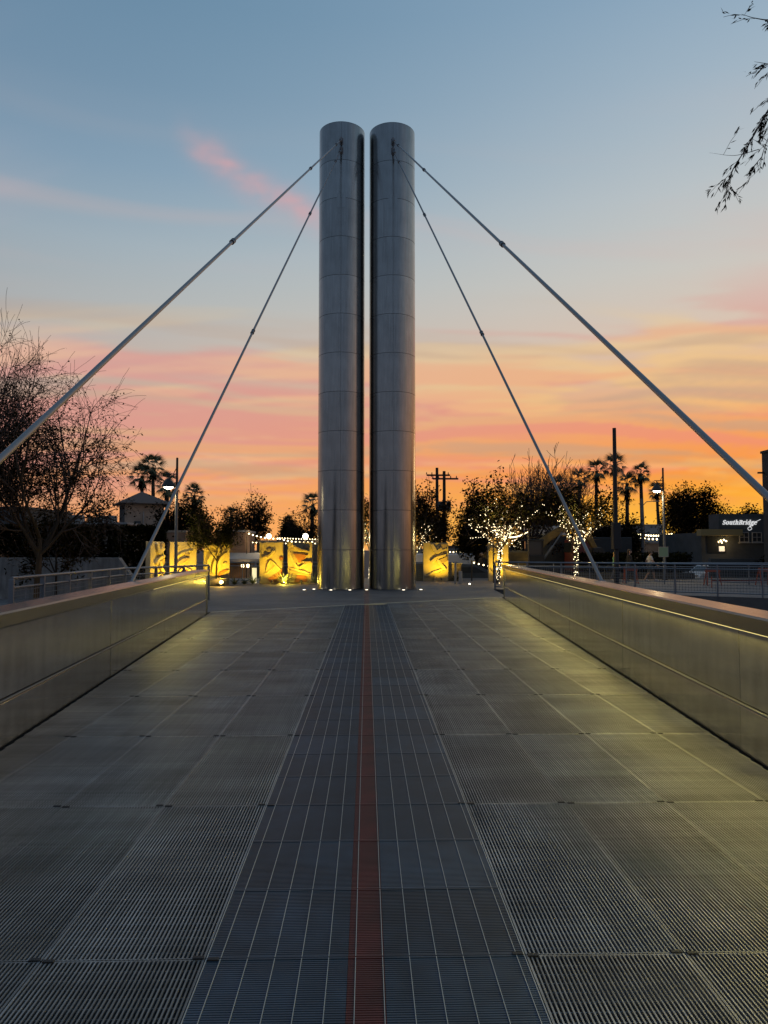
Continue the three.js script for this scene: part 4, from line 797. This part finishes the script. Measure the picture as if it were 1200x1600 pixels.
// excavator
{
  const g = thing('excavator', 'yellow and black excavator with a raised boom behind the right parapet', 'excavator', [9.9, -0.75, -46.5]); g.scale.setScalar(1.1);
  for (const z of [-1.0, 1.0]) { const s = new THREE.Shape(); s.absarc(-1.35, 0.45, 0.45, Math.PI / 2, -Math.PI / 2); s.absarc(1.35, 0.45, 0.45, -Math.PI / 2, Math.PI / 2); s.closePath();
    const t = part('track', new THREE.ExtrudeGeometry(s, { depth: 0.5, bevelEnabled: true, bevelThickness: 0.03, bevelSize: 0.03, bevelSegments: 1 }).translate(0, 0, z - 0.25), M.rubber, g); for (let k = -2; k <= 2; k++) part('roller', new THREE.CylinderGeometry(0.2, 0.2, 0.6, 14).rotateX(Math.PI / 2), M.black, t, [k * 0.55, 0.42, z]); }
  part('turntable', new THREE.CylinderGeometry(0.8, 0.9, 0.3, 24), M.black, g, [0, 1.05, 0]);
  part('house', merge([rbox(2.3, 0.95, 2.1, 0.12, -0.9, 1.65, 0), rbox(0.5, 0.8, 2.0, 0.15, -2.1, 1.6, 0)]), M.yellowPaint, g);
  const cab = part('cab', merge([rbox(1.1, 0.7, 0.95, 0.06, 0.55, 1.55, 0.55), rbox(1.15, 0.1, 1.0, 0.04, 0.5, 2.72, 0.55), rbox(0.07, 1.0, 0.07, 0.01, 1.0, 2.25, 0.98), rbox(0.07, 1.0, 0.07, 0.01, 0.05, 2.25, 0.98), rbox(0.07, 1.0, 0.07, 0.01, 1.0, 2.25, 0.12), rbox(0.07, 1.0, 0.07, 0.01, 0.05, 2.25, 0.12)]), M.black, g); part('cab_glass', box(0.08, 1.85, 0.15, 0.98, 2.68, 0.95), M.glass, cab);
  const ex = (pts, d, m, name, z = -0.2) => part(name, new THREE.ExtrudeGeometry(new THREE.Shape(pts.map(p => new THREE.Vector2(...p))), { depth: d, bevelEnabled: true, bevelThickness: 0.03, bevelSize: 0.03, bevelSegments: 2 }), m, g, [0, 0, z]);
  ex([[-0.2, 1.55], [-0.1, 1.25], [0.6, 1.75], [1.7, 2.75], [2.6, 3.3], [3.35, 3.42], [3.4, 3.66], [2.55, 3.66], [1.5, 3.1], [0.5, 2.3]], 0.34, M.yellowPaint, 'boom');
  ex([[3.0, 3.62], [3.4, 3.78], [4.0, 3.1], [4.42, 2.2], [4.27, 2.12], [3.8, 2.85], [3.15, 3.4]], 0.3, M.yellowPaint, 'stick', -0.16);
  ex([[4.1, 2.25], [4.55, 2.3], [4.9, 1.7], [4.5, 1.0], [3.8, 0.9], [3.7, 1.15], [4.2, 1.4]], 0.8, M.black, 'bucket', -0.4);
  part('hydraulic_cylinder', merge([rod(V(0.9, 1.3, 0.35), V(1.75, 2.4, 0.35), 0.09), rod(V(1.75, 2.4, 0.35), V(2.3, 3.2, 0.35), 0.05)]), M.greyMetal, g);
  part('counterweight', rbox(0.5, 0.7, 2.0, 0.12, -2.2, 1.4, 0), M.black, g);
}
// vehicles
function wheel(g, x, z, r) { const w = part('wheel', new THREE.TorusGeometry(r * 0.76, r * 0.26, 10, 22), M.rubber, g, [x, r, z]); part('rim', new THREE.CylinderGeometry(r * 0.6, r * 0.6, 0.12, 18).rotateX(Math.PI / 2), M.greyMetal, w); }
function car(x, y, z, turn, paint, label, L = 4.4, H = 1.42, W = 1.78) {
  const g = thing('parked_car', label, 'car', [x, y, z], turn, 'parked cars');
  const prof = [[-0.5, 0.22], [-0.5, 0.5], [-0.47, 0.62], [-0.3, 0.68], [-0.16, 0.96], [-0.02, 1.0], [0.18, 0.97], [0.36, 0.70], [0.48, 0.62], [0.5, 0.42], [0.49, 0.22]].map(p => new THREE.Vector2(p[0] * L, p[1] * H));
  const body = new THREE.ExtrudeGeometry(new THREE.Shape(prof), { depth: W - 0.24, bevelEnabled: true, bevelThickness: 0.12, bevelSize: 0.08, bevelSegments: 4 }).translate(0, 0, -(W - 0.24) / 2); part('body', body, paint, g);
  for (const s of [-1, 1]) { part('side_window', new THREE.ExtrudeGeometry(new THREE.Shape([[-0.26, 0.70], [-0.15, 0.93], [0.15, 0.93], [0.30, 0.70]].map(p => new THREE.Vector2(p[0] * L, p[1] * H))), { depth: 0.02, bevelEnabled: false }), M.glass, g, [0, 0, s * (W / 2 + 0.005) - 0.01]); for (const t of [-0.31, 0.31]) wheel(g, t * L, s * (W / 2 - 0.08), 0.33); part('headlight', rbox(0.08, 0.12, 0.35, 0.02, -0.5 * L - 0.06, 0.56 * H, s * 0.58), M.pale, g); part('tail_light', rbox(0.06, 0.14, 0.3, 0.02, 0.5 * L + 0.06, 0.54 * H, s * 0.6), M.red, g); }
  part('windscreen', box(-0.01, -0.28, -0.68, 0.01, 0.28, 0.68), M.glass, g, [-0.235 * L - 0.09, 0.83 * H + 0.02, 0], [0, 0, -0.98]);
  part('rear_window', box(-0.01, -0.3, -0.66, 0.01, 0.3, 0.66), M.glass, g, [0.275 * L + 0.07, 0.845 * H + 0.02, 0], [0, 0, 1.1]);
}
car(22.3, -0.75, -46.2, 0.35, M.white, 'white car parked behind the right railing before the teal building');
car(27.2, -0.75, -47.6, 0.2, M.white, 'white car half cut by the right edge, lower right of the teal wall');
car(20.4, -0.75, -57, 0.1, M.slateDark, 'dark car under the patio lights, left of the right lamp', 4.4, 1.5);
car(24.6, -0.75, -56.5, -0.1, M.slateDark, 'dark car under the patio lights, right of the right lamp', 4.5, 1.5);
car(5.9, -0.75, -45, 0.05, M.slate, 'grey car between the right relief panels behind the gate', 4.2, 1.45);
{ const g = thing('white_van', 'white van box behind the two right relief panels', 'van', [5.6, -0.75, -52]);
  part('body', rbox(4.6, 1.75, 1.9, 0.12, 0, 1.25, 0), M.white, g); part('cab', rbox(1.2, 1.1, 1.8, 0.15, 2.7, 0.95, 0), M.white, g); part('windscreen', rbox(0.5, 0.5, 1.6, 0.05, 3.08, 1.3, 0), M.glass, g); for (const x of [-1.5, 2.5]) for (const s of [-1, 1]) wheel(g, x, s * 0.88, 0.36);
  const t = thing('box_truck', 'box truck with a white top showing above the excavator boom', 'truck', [13.0, -0.75, -53]);
  part('box', rbox(2.6, 2.2, 2.2, 0.06, 0, 2.3, 0), M.slateDark, t); part('roof', rbox(2.64, 0.7, 2.24, 0.06, 0, 3.78, 0), M.white, t); part('cab', rbox(1.3, 1.8, 2.0, 0.15, -2.0, 1.6, 0), M.slateDark, t); part('windscreen', rbox(0.3, 0.7, 1.7, 0.05, -2.53, 1.9, 0), M.glass, t); for (const x of [-2.0, 0.7]) for (const s of [-1, 1]) wheel(t, x, s * 0.95, 0.45);
  const r = thing('dump_truck', 'dark red truck left of the tall black pole', 'truck', [16.3, -0.75, -50.5]);
  part('bed', rbox(2.6, 1.3, 2.2, 0.05, 0.5, 2.6, 0), M.slateDark, r); part('cab', rbox(1.4, 2.3, 2.1, 0.15, -1.6, 2.0, 0), M.red, r); part('windscreen', rbox(0.4, 0.7, 1.8, 0.05, -2.15, 2.55, 0), M.glass, r); part('chassis', rbox(4.4, 0.4, 1.0, 0.05, -0.2, 0.8, 0), M.black, r); for (const x of [-1.6, 0.6, 1.5]) for (const s of [-1, 1]) wheel(r, x, s * 0.95, 0.48); }
// orange barriers on the paving
for (const [x, z, w] of [[16.0, -33.5, 'left one, beneath the right street lamp'], [18.6, -33.8, 'right one, left of the white car'], [12.9, -35.5, 'beside the walkers']]) {
  const g = thing('barricade', 'orange folding barricade behind the right railing, ' + w, 'barricade', [x, 0, z], R(-0.3, 0.3), 'orange barricades');
  for (const s of [-1, 1]) { part('leg', rod(V(s * 0.32, 0, 0.22), V(s * 0.25, 0.8, 0.0), 0.025), M.orange, g); part('leg', rod(V(s * 0.32, 0, -0.22), V(s * 0.25, 0.8, -0.02), 0.025), M.orange, g); }
  part('rail', rbox(0.7, 0.15, 0.03, 0.005, 0, 0.7, 0.03), M.orange, g);
}
{ const g = thing('barrier_tape', 'red barrier tape stretched low behind the right railing', 'barrier', [15, 0, -31.5]); part('tape', box(0, 0.28, -0.003, 11.5, 0.34, 0.003), M.red, g, [0, 0, 0], [0, 0.12, 0]); for (let k = 0; k < 5; k++) { const c = Math.cos(0.12), s = Math.sin(0.12); part('stake', rod(V(k * 2.8 * c, 0, -k * 2.8 * s), V(k * 2.8 * c, 0.5, -k * 2.8 * s), 0.02), M.orange, g); } }
{ const g = thing('planting_box', 'dark clipped planting strip behind the walkers', 'hedge', [15.2, 0, -41.2]); seed(88);
  part('bed', rbox(6.5, 0.35, 1.0, 0.03, 0, 0.18, 0), M.slateDark, g); const lf = new MB(); for (let k = 0; k < 5000; k++) { const c = V(R(-3.2, 3.2), R(0.35, 1.45), R(-0.45, 0.45)), d = V(R(-1, 1), R(-0.5, 1), R(-1, 1)).normalize(), s = d.clone().cross(V(R(-1, 1), R(-1, 1), R(-1, 1))).normalize(), f = R(0.6, 1.3); lf.leaf(c, d, s, 0.16, 0.045, [0.035 * f, 0.045 * f, 0.02 * f]); } part('foliage', lf.geo(), M.leaf, g); }

// buildings on the right
const font = await new FontLoader().loadAsync('fonts/droid/droid_serif_bold.typeface.json');
{
  const g = thing('restaurant_building', 'teal-grey building with the white script sign at the right edge', 'building', [0, -0.75, 0]);
  part('wall', box(21.4, 0, -53, 27.4, 3.5, -46.2), M.slate, g);
  part('fascia', box(21.1, 3.3, -46.2, 23.78, 3.7, -45.6), M.olive, g);
  part('sign_parapet', box(22.75, 3.5, -48, 30, 4.72, -46.6), M.slate, g);
  for (const x of [24.15, 24.98]) { const w = part('window', merge([rbox(0.62, 0.05, 0.07, 0.008, 0, 0.3, 0), rbox(0.62, 0.05, 0.07, 0.008, 0, -0.3, 0), rbox(0.05, 0.6, 0.07, 0.008, 0.29, 0, 0), rbox(0.05, 0.6, 0.07, 0.008, -0.29, 0, 0), rbox(0.03, 0.6, 0.05, 0.006), rbox(0.6, 0.03, 0.05, 0.006)]), M.pale, g, [x, 3.2, -46.17]); part('pane', rbox(0.58, 0.58, 0.02, 0.004), M.glass, w); part('sill', rbox(0.75, 0.05, 0.14, 0.01, 0, -0.36, 0.03), M.pale, w); }
  const o = part('entrance_opening', box(21.75, 2.2, -46.196, 22.95, 3.25, -46.15), M.glass, g);
  part('lit_poster', box(22.5, 2.3, -46.15, 22.85, 2.62, -46.12), glow([1, 0.8, 0.6], 0.7), g);
  for (const [x, y] of [[22.55, 2.98], [22.75, 3.03], [22.62, 2.86], [22.9, 2.95]]) part('wall_light', new THREE.SphereGeometry(0.05, 10, 8), M.bulb, g, [x, y, -46.0]);
  lamp(0xffcf88, 1.2, [22.75, 2.9, -45.6], g);
  part('low_wall', box(21.2, 0, -44.9, 27, 1.85, -44.6), M.slate, g);
  const t = new TextGeometry('SouthBridge', { font, size: 0.42, depth: 0.05, curveSegments: 4, bevelEnabled: false }); t.applyMatrix4(new THREE.Matrix4().makeShear(0, 0, 0.28, 0, 0, 0)); t.computeBoundingBox(); const k = 2.25 / (t.boundingBox.max.x - t.boundingBox.min.x); t.scale(k, k * 1.15, 1);
  const sw = [[1.75, -0.06], [1.92, -0.26], [1.74, -0.36], [1.66, -0.24], [1.9, -0.08], [2.2, 0.18], [2.5, 0.34]].map(p => V(p[0], p[1], 0.03));
  const sg = merge([t, new MB().tube(new THREE.CatmullRomCurve3(sw).getPoints(24), 0.02, 6).geo()]);
  part('sign_lettering', sg, glow([1, 1, 1], 0.55, [0.8, 0.8, 0.8]), g, [22.95, 4.02, -46.58]);
  const b = block('tall_building', 'tall dark block cut by the right picture edge', 23.25, 34, 7.3, -42.2, -37, M.slateDark, M.slateDark); part('bracket', rbox(0.5, 0.1, 0.1, 0.01), M.darkMetal, b, [-5.5, 6.9, -2.4]);
}
{ const g = block('patio_building', 'beige patio building behind the string lights at right', 19.5, 31, 2.2, -72, -66, M.tan);
  for (let k = 0; k < 4; k++) windowPart(g, 1.3, 1.2, [-4 + k * 2.4, 1.6, 3.02]);
  const u = thing('patio_umbrella', 'orange patio umbrella left of the teal building', 'umbrella', [26.2, -0.75, -57.4]); part('pole', rod(V(0, 0, 0), V(0, 2.3, 0), 0.03), M.pale, u); part('canopy', new THREE.ConeGeometry(0.85, 0.5, 8, 1, true), mat([0.55, 0.24, 0.05], 0.8), u, [0, 2.15, 0]); part('valance', new THREE.CylinderGeometry(0.85, 0.83, 0.18, 8, 1, true), mat([0.5, 0.2, 0.04], 0.8), u, [0, 1.82, 0]);
  block('far_building', 'pale two-storey building far behind the right street lamp', 30.5, 36, 4.6, -96, -88, M.pale);
  block('far_building', 'low white building behind the utility poles', 2.2, 9, 1.6, -66, -60, M.pale);
  const c = block('far_hall', 'long dark roofline behind the excavator', 8, 24, 1.9, -76, -66, M.slateDark, M.slateDark); }

// ------------------------------------------------------------------ overhanging tree at upper right
{
  const g = thing('overhanging_tree', 'dark overhanging branches with slender leaves at the upper right corner', 'tree', [7.4, 0, -6.4]);
  seed(303); const tr = new MB(), tw = new MB(), lf = new MB(), o = V(7.4, 0, -6.4), P = (...a) => V(...a).sub(o);
  tr.tube([P(7.4, -0.01, -6.4), P(7.35, 1.6, -6.4), P(7.5, 3.0, -6.5), P(7.3, 4.4, -6.6), P(7.1, 5.6, -6.9)], [0.22, 0.17, 0.15, 0.12, 0.08], 10);
  const spray = (pts, r, n, droop) => {
    const c = new THREE.CatmullRomCurve3(pts); tw.tube(c.getPoints(14), Array.from({ length: 15 }, (_, i) => r * (1 - 0.85 * i / 14)), 5, false);
    for (let k = 0; k < n; k++) {
      const t = R(0.25, 1), p = c.getPointAt(t), tg = c.getTangentAt(t), d = tg.clone().multiplyScalar(0.7).add(V(R(-1, 1), R(-1.0 - droop, 0.35), R(-1, 1))).normalize(), L = R(0.14, 0.34);
      const q = [p, p.clone().addScaledVector(d, L * 0.5), p.clone().addScaledVector(d, L).add(V(0, -0.05, 0))]; tw.tube(q, 0.0025, 3, false);
      for (let i = 0; i < 9; i++) { const u = R(0.2, 1), b = p.clone().addScaledVector(d, L * u), e = d.clone().add(V(R(-0.7, 0.7), R(-0.9, 0.3), R(-0.7, 0.7))).normalize(), s = e.clone().cross(V(R(-1, 1), R(-1, 1), R(-1, 1))).normalize(), f = R(0.7, 1.3); lf.leaf(b, e, s, R(0.045, 0.10), R(0.006, 0.011), [0.03 * f, 0.036 * f, 0.02 * f]); }
    }
  };
  const limbs = [], limb = (pts, r0, r1) => limbs.push(new THREE.CatmullRomCurve3(pts)) && tw.tube(new THREE.CatmullRomCurve3(pts).getPoints(10), Array.from({ length: 11 }, (_, i) => r0 + (r1 - r0) * i / 10), 7);
  tw.tube([P(7.22, 4.7, -6.64), P(7.1, 5.6, -6.9)], 0.09, 7);
  limb([P(7.1, 5.4, -6.8), P(6.4, 6.8, -7.6), P(5.7, 7.5, -8.2), P(5.3, 7.5, -8.4)], 0.07, 0.02);
  limb([P(7.2, 5.0, -6.7), P(6.5, 6.9, -7.4), P(6.0, 8.3, -8.1), P(5.4, 8.5, -8.4)], 0.08, 0.02);
  limb([P(7.1, 5.5, -6.9), P(7.7, 7.0, -6.2), P(8.6, 8.4, -5.6)], 0.07, 0.02); limb([P(7.2, 4.8, -6.6), P(8.2, 6.0, -7.4), P(9.4, 7.0, -7.9)], 0.07, 0.02);
  spray([P(5.3, 7.5, -8.4), P(4.95, 7.1, -8.5), P(4.62, 6.55, -8.5), P(4.4, 6.2, -8.5), P(4.32, 5.92, -8.5)], 0.014, 26, 0.9);
  spray([P(5.3, 7.5, -8.4), P(5.05, 7.0, -8.5), P(4.85, 6.6, -8.5), P(4.72, 6.22, -8.5)], 0.011, 14, 0.9);
  spray([P(5.3, 7.5, -8.4), P(5.1, 7.35, -8.5), P(4.92, 7.05, -8.5), P(4.88, 6.7, -8.5)], 0.010, 16, 0.6);
  spray([P(5.4, 8.5, -8.4), P(5.0, 8.15, -8.5), P(4.75, 8.15, -8.5), P(4.58, 8.2, -8.5)], 0.012, 9, 0.2);
  spray([P(5.3, 7.5, -8.4), P(5.05, 7.55, -8.5), P(4.85, 7.58, -8.5), P(4.72, 7.6, -8.5)], 0.010, 7, 0.3);
  tw.tube([P(5.3, 7.5, -8.4), P(5.42, 8.0, -8.38), P(5.4, 8.5, -8.4)], 0.008, 5, false);
  spray([P(4.75, 6.5, -8.5), P(4.45, 6.42, -8.5), P(4.14, 6.45, -8.5)], 0.005, 1, 0);
  for (let k = 0; k < 40; k++) { const b = limbs[k % limbs.length].getPointAt(k % 4 < 2 ? R(0.3, 0.6) : R(0.3, 1)); spray([b, b.clone().add(V(R(-0.2, 0.7), R(-0.2, 0.4), R(-0.3, 0.6))), b.clone().add(V(R(0, 1.1), R(-0.5, 0.5), R(-0.3, 0.9)))], 0.012, 12, 0.6); }
  part('trunk', tr.geo(), M.bark, g); part('branches', tw.geo(), M.twig, g); part('crown', lf.geo(), M.leaf, g);
}

// ------------------------------------------------------------------ people
function sdf(fn, lo, size, N, mtl, want) {           // marching cubes over a cube from lo
  const mc = new MarchingCubes(N, mtl, false, false, 90000); mc.isolation = 0;
  const at = i => (i - N / 2) / (N / 2);
  for (let k = 0; k < N; k++) for (let j = 0; j < N; j++) for (let i = 0; i < N; i++)
    mc.field[i + j * N + k * N * N] = -fn(lo[0] + (at(i) + 1) / 2 * size, lo[1] + (at(j) + 1) / 2 * size, lo[2] + (at(k) + 1) / 2 * size);
  mc.update(); const n = mc.count, g = new THREE.BufferGeometry(), p = new Float32Array(n * 3), q = new Float32Array(n * 3);
  for (let i = 0; i < n * 3; i++) { p[i] = lo[i % 3] + (mc.positionArray[i] + 1) / 2 * size; q[i] = -mc.normalArray[i]; }
  g.setAttribute('position', new THREE.BufferAttribute(p, 3)); g.setAttribute('uv', new THREE.BufferAttribute(new Float32Array(n * 2), 2));
  const w = mergeVertices(g, 1e-4); w.computeVertexNormals(); return w;
}
const cap = (a, b, ra, rb) => (x, y, z) => { const ux = b[0] - a[0], uy = b[1] - a[1], uz = b[2] - a[2], px = x - a[0], py = y - a[1], pz = z - a[2]; const t = Math.max(0, Math.min(1, (px * ux + py * uy + pz * uz) / (ux * ux + uy * uy + uz * uz + 1e-9))); return Math.hypot(px - ux * t, py - uy * t, pz - uz * t) - (ra + (rb - ra) * t); };
const smin = (a, b, k) => { const h = Math.max(0, Math.min(1, 0.5 + 0.5 * (b - a) / k)); return b + (a - b) * h - k * h * (1 - h); };
const join = (fs, k) => (x, y, z) => { let d = 9; for (const f of fs) d = smin(d, f(x, y, z), k); return d; };
function person(x, z, turn, H, o) {
  const g = thing('person', o.label, 'person', [x, 0, z], turn, 'walkers on the right bank'), s = H / 1.7, S = a => a.map(v => v * s);
  const J = { pel: [0, 0.93, 0], chest: [0, 1.28, 0.01], neck: [0, 1.44, 0.0], head: [0, 1.58, 0.03] };
  const hip = e => [e * 0.095, 0.9, 0], knee = e => [e * 0.10, 0.49, o.stride * e * 0.17 + 0.05], ank = e => [e * 0.095, 0.085 + (e * o.stride < 0 ? 0.05 : 0), o.stride * e * 0.30 - 0.02], toe = e => [e * 0.11, 0.035 + (e * o.stride < 0 ? 0.0 : 0.01), o.stride * e * 0.30 + 0.15];
  const sh = e => [e * 0.175, 1.385, 0], elb = e => [e * 0.225, 1.12, -o.swing * e * 0.13 - 0.02], wr = e => [e * 0.21, 0.90 + (o.bend ?? 0), -o.swing * e * 0.22 + 0.12];
  const C = (a, b, ra, rb) => cap(S(a), S(b), ra * s, rb * s);
  const torso = [C(J.pel, [0, 1.05, 0], 0.125, 0.115), C([0, 1.05, 0], J.chest, 0.11, 0.13), C([-0.1, 1.36, 0], [0.1, 1.36, 0], 0.07, 0.07), C([-0.06, 0.92, -0.02], [0.06, 0.92, -0.02], 0.115, 0.115)];
  const legs = [-1, 1].flatMap(e => [C(hip(e), knee(e), 0.085, 0.055), C(knee(e), ank(e), 0.056, 0.036)]);
  const feet = [-1, 1].map(e => C(ank(e), toe(e), 0.04, 0.03));
  const arms = [-1, 1].flatMap(e => [C(sh(e), elb(e), 0.05, 0.038), C(elb(e), wr(e), 0.037, 0.025)]);
  const neck = [C(J.chest, J.neck, 0.06, 0.05), C(J.neck, J.head, 0.048, 0.05)];
  const skin = mat(o.skin, 0.6), lo = [-0.95 * s, -0.04, -0.95 * s], sz = 1.9 * s;
  const body = sdf(join([...torso, ...legs, ...feet, ...arms, ...neck], 0.03 * s), lo, sz, 84, skin);
  // head and hands on finer grids, joined into the body
  const hc = S(J.head), hs = s, head = sdf((a, b, c) => {
    const X = (a - hc[0]) / hs, Y = (b - hc[1]) / hs, Z = (c - hc[2]) / hs; const el = (x0, y0, z0, rx, ry, rz) => (Math.hypot((X - x0) / rx, (Y - y0) / ry, (Z - z0) / rz) - 1) * Math.min(rx, ry, rz);
    let d = smin(el(0, 0.03, -0.01, 0.075, 0.09, 0.095), el(0, -0.04, 0.02, 0.055, 0.07, 0.065), 0.03); d = smin(d, el(0, -0.01, 0.098, 0.013, 0.03, 0.018), 0.012); for (const e of [-1, 1]) { d = smin(d, el(e * 0.078, 0, -0.01, 0.012, 0.032, 0.02), 0.008); d = -smin(-d, el(e * 0.03, 0.015, 0.105, 0.016, 0.011, 0.018), 0.01); } d = -smin(-d, el(0, -0.058, 0.095, 0.026, 0.004, 0.02), 0.004); return smin(d, el(0, -0.066, 0.075, 0.022, 0.008, 0.012), 0.008);
  }, [hc[0] - 0.15 * s, hc[1] - 0.15 * s, hc[2] - 0.15 * s], 0.3 * s, 52, skin);
  const hands = [-1, 1].map(e => { const w = S(wr(e)), f = []; const D = [0, -0.92, 0.38]; const at = (l, sx, fw) => [w[0] + sx * s, w[1] + (D[1] * l) * s, w[2] + (D[2] * l + fw) * s];
    f.push(cap(at(0, 0, 0), at(0.075, 0, 0), 0.026 * s, 0.03 * s)); [[-0.027, 0.062], [-0.009, 0.078], [0.009, 0.074], [0.026, 0.055]].forEach(([q, l]) => { const a = at(0.085, 0, q), b = at(0.085 + l * 0.55, -e * 0.004, q), c = at(0.085 + l, -e * 0.022, q); f.push(cap(a, b, 0.0095 * s, 0.0085 * s), cap(b, c, 0.0085 * s, 0.007 * s)); });
    const t0 = at(0.02, -e * 0.01, 0.026), t1 = at(0.06, -e * 0.022, 0.052), t2 = at(0.095, -e * 0.026, 0.056); f.push(cap(t0, t1, 0.012 * s, 0.01 * s), cap(t1, t2, 0.01 * s, 0.008 * s));
    return sdf((a, b, c) => { let d = 9; for (const q of f) d = smin(d, q(a, b, c), 0.006); return d; }, [w[0] - 0.12 * s, w[1] - 0.2 * s, w[2] - 0.08 * s], 0.25 * s, 64, skin); });
  part('body', mergeGeometries([body, head, ...hands].map(q => { const r = q.index ? q.toNonIndexed() : q; return r; })), skin, g);
  const inf = (fs, k) => { const f = join(fs, 0.035 * s); return (a, b, c) => f(a, b, c) - k; };
  const top = inf([...torso, ...[-1, 1].map(e => C(sh(e), o.sleeve > 1 ? elb(e) : sh(e).map((v, i) => v + (elb(e)[i] - v) * 0.6), 0.052, 0.046)), ...(o.sleeve > 1 ? [-1, 1].map(e => C(elb(e), wr(e), 0.045, 0.034)) : [])], 0.014 * s), cutLo = 0.93 * s, cutHi = 1.43 * s;
  part('top', sdf((a, b, c) => Math.max(top(a, b, c), (o.sleeve > 1 && Math.abs(a) > 0.17 * s) ? -9 : cutLo - b, b - cutHi), lo, sz, 84, skin), mat(o.top, 0.9), g);
  const pant = inf([torso[0], torso[3], ...legs], 0.014 * s), hem = o.hem * s;
  part(o.hem > 0.4 ? 'shorts' : 'trousers', sdf((a, b, c) => Math.max(pant(a, b, c), hem - b, b - 0.96 * s), lo, sz, 84, skin), mat(o.bottom, 0.9), g);
  part('shoes', sdf((a, b, c) => Math.max(inf(feet, 0.01 * s)(a, b, c), b - 0.11 * s), lo, sz, 84, skin), mat(o.shoes, 0.8), g);
  part('hair', sdf((a, b, c) => { const X = (a - hc[0]) / hs, Y = (b - hc[1]) / hs, Z = (c - hc[2]) / hs; let d = (Math.hypot(X / 0.086, (Y - 0.04) / 0.098, (Z + 0.02) / 0.104) - 1) * 0.086; if (o.long) d = smin(d, (Math.hypot(X / 0.08, (Y + 0.09) / 0.17, (Z + 0.075) / 0.045) - 1) * 0.045, 0.03); return Math.max(d, (Z - 0.055 + (Y < 0.03 ? 0.055 : 0)) ) * hs; }, [hc[0] - 0.3 * s, hc[1] - 0.35 * s, hc[2] - 0.3 * s], 0.6 * s, 56, skin), mat(o.hair, 0.8), g);
}
person(13.0, -38, 1.2, 1.55, { label: 'person with fair hair in a green top walking beside the tall black pole', stride: 0.7, swing: 0.6, sleeve: 1, hem: 0.12, top: [0.12, 0.26, 0.14], bottom: [0.05, 0.06, 0.10], shoes: [0.4, 0.4, 0.4], hair: [0.35, 0.22, 0.10], skin: [0.42, 0.26, 0.18], long: true });
person(13.75, -38, 1.35, 1.66, { label: 'person in a black long-sleeved top walking behind the right railing', stride: 0.6, swing: 0.6, sleeve: 2, hem: 0.12, top: [0.012, 0.012, 0.014], bottom: [0.03, 0.035, 0.05], shoes: [0.02, 0.02, 0.02], hair: [0.03, 0.02, 0.015], skin: [0.40, 0.24, 0.17], long: true });
person(14.85, -38, 1.5, 1.58, { label: 'person in a white top and dark shorts striding right', stride: 1, swing: 1, sleeve: 1, hem: 0.52, top: [0.62, 0.58, 0.52], bottom: [0.04, 0.05, 0.05], shoes: [0.5, 0.5, 0.5], hair: [0.04, 0.025, 0.015], skin: [0.42, 0.26, 0.18], long: false });

fin(scene);
renderer.render(scene, camera);
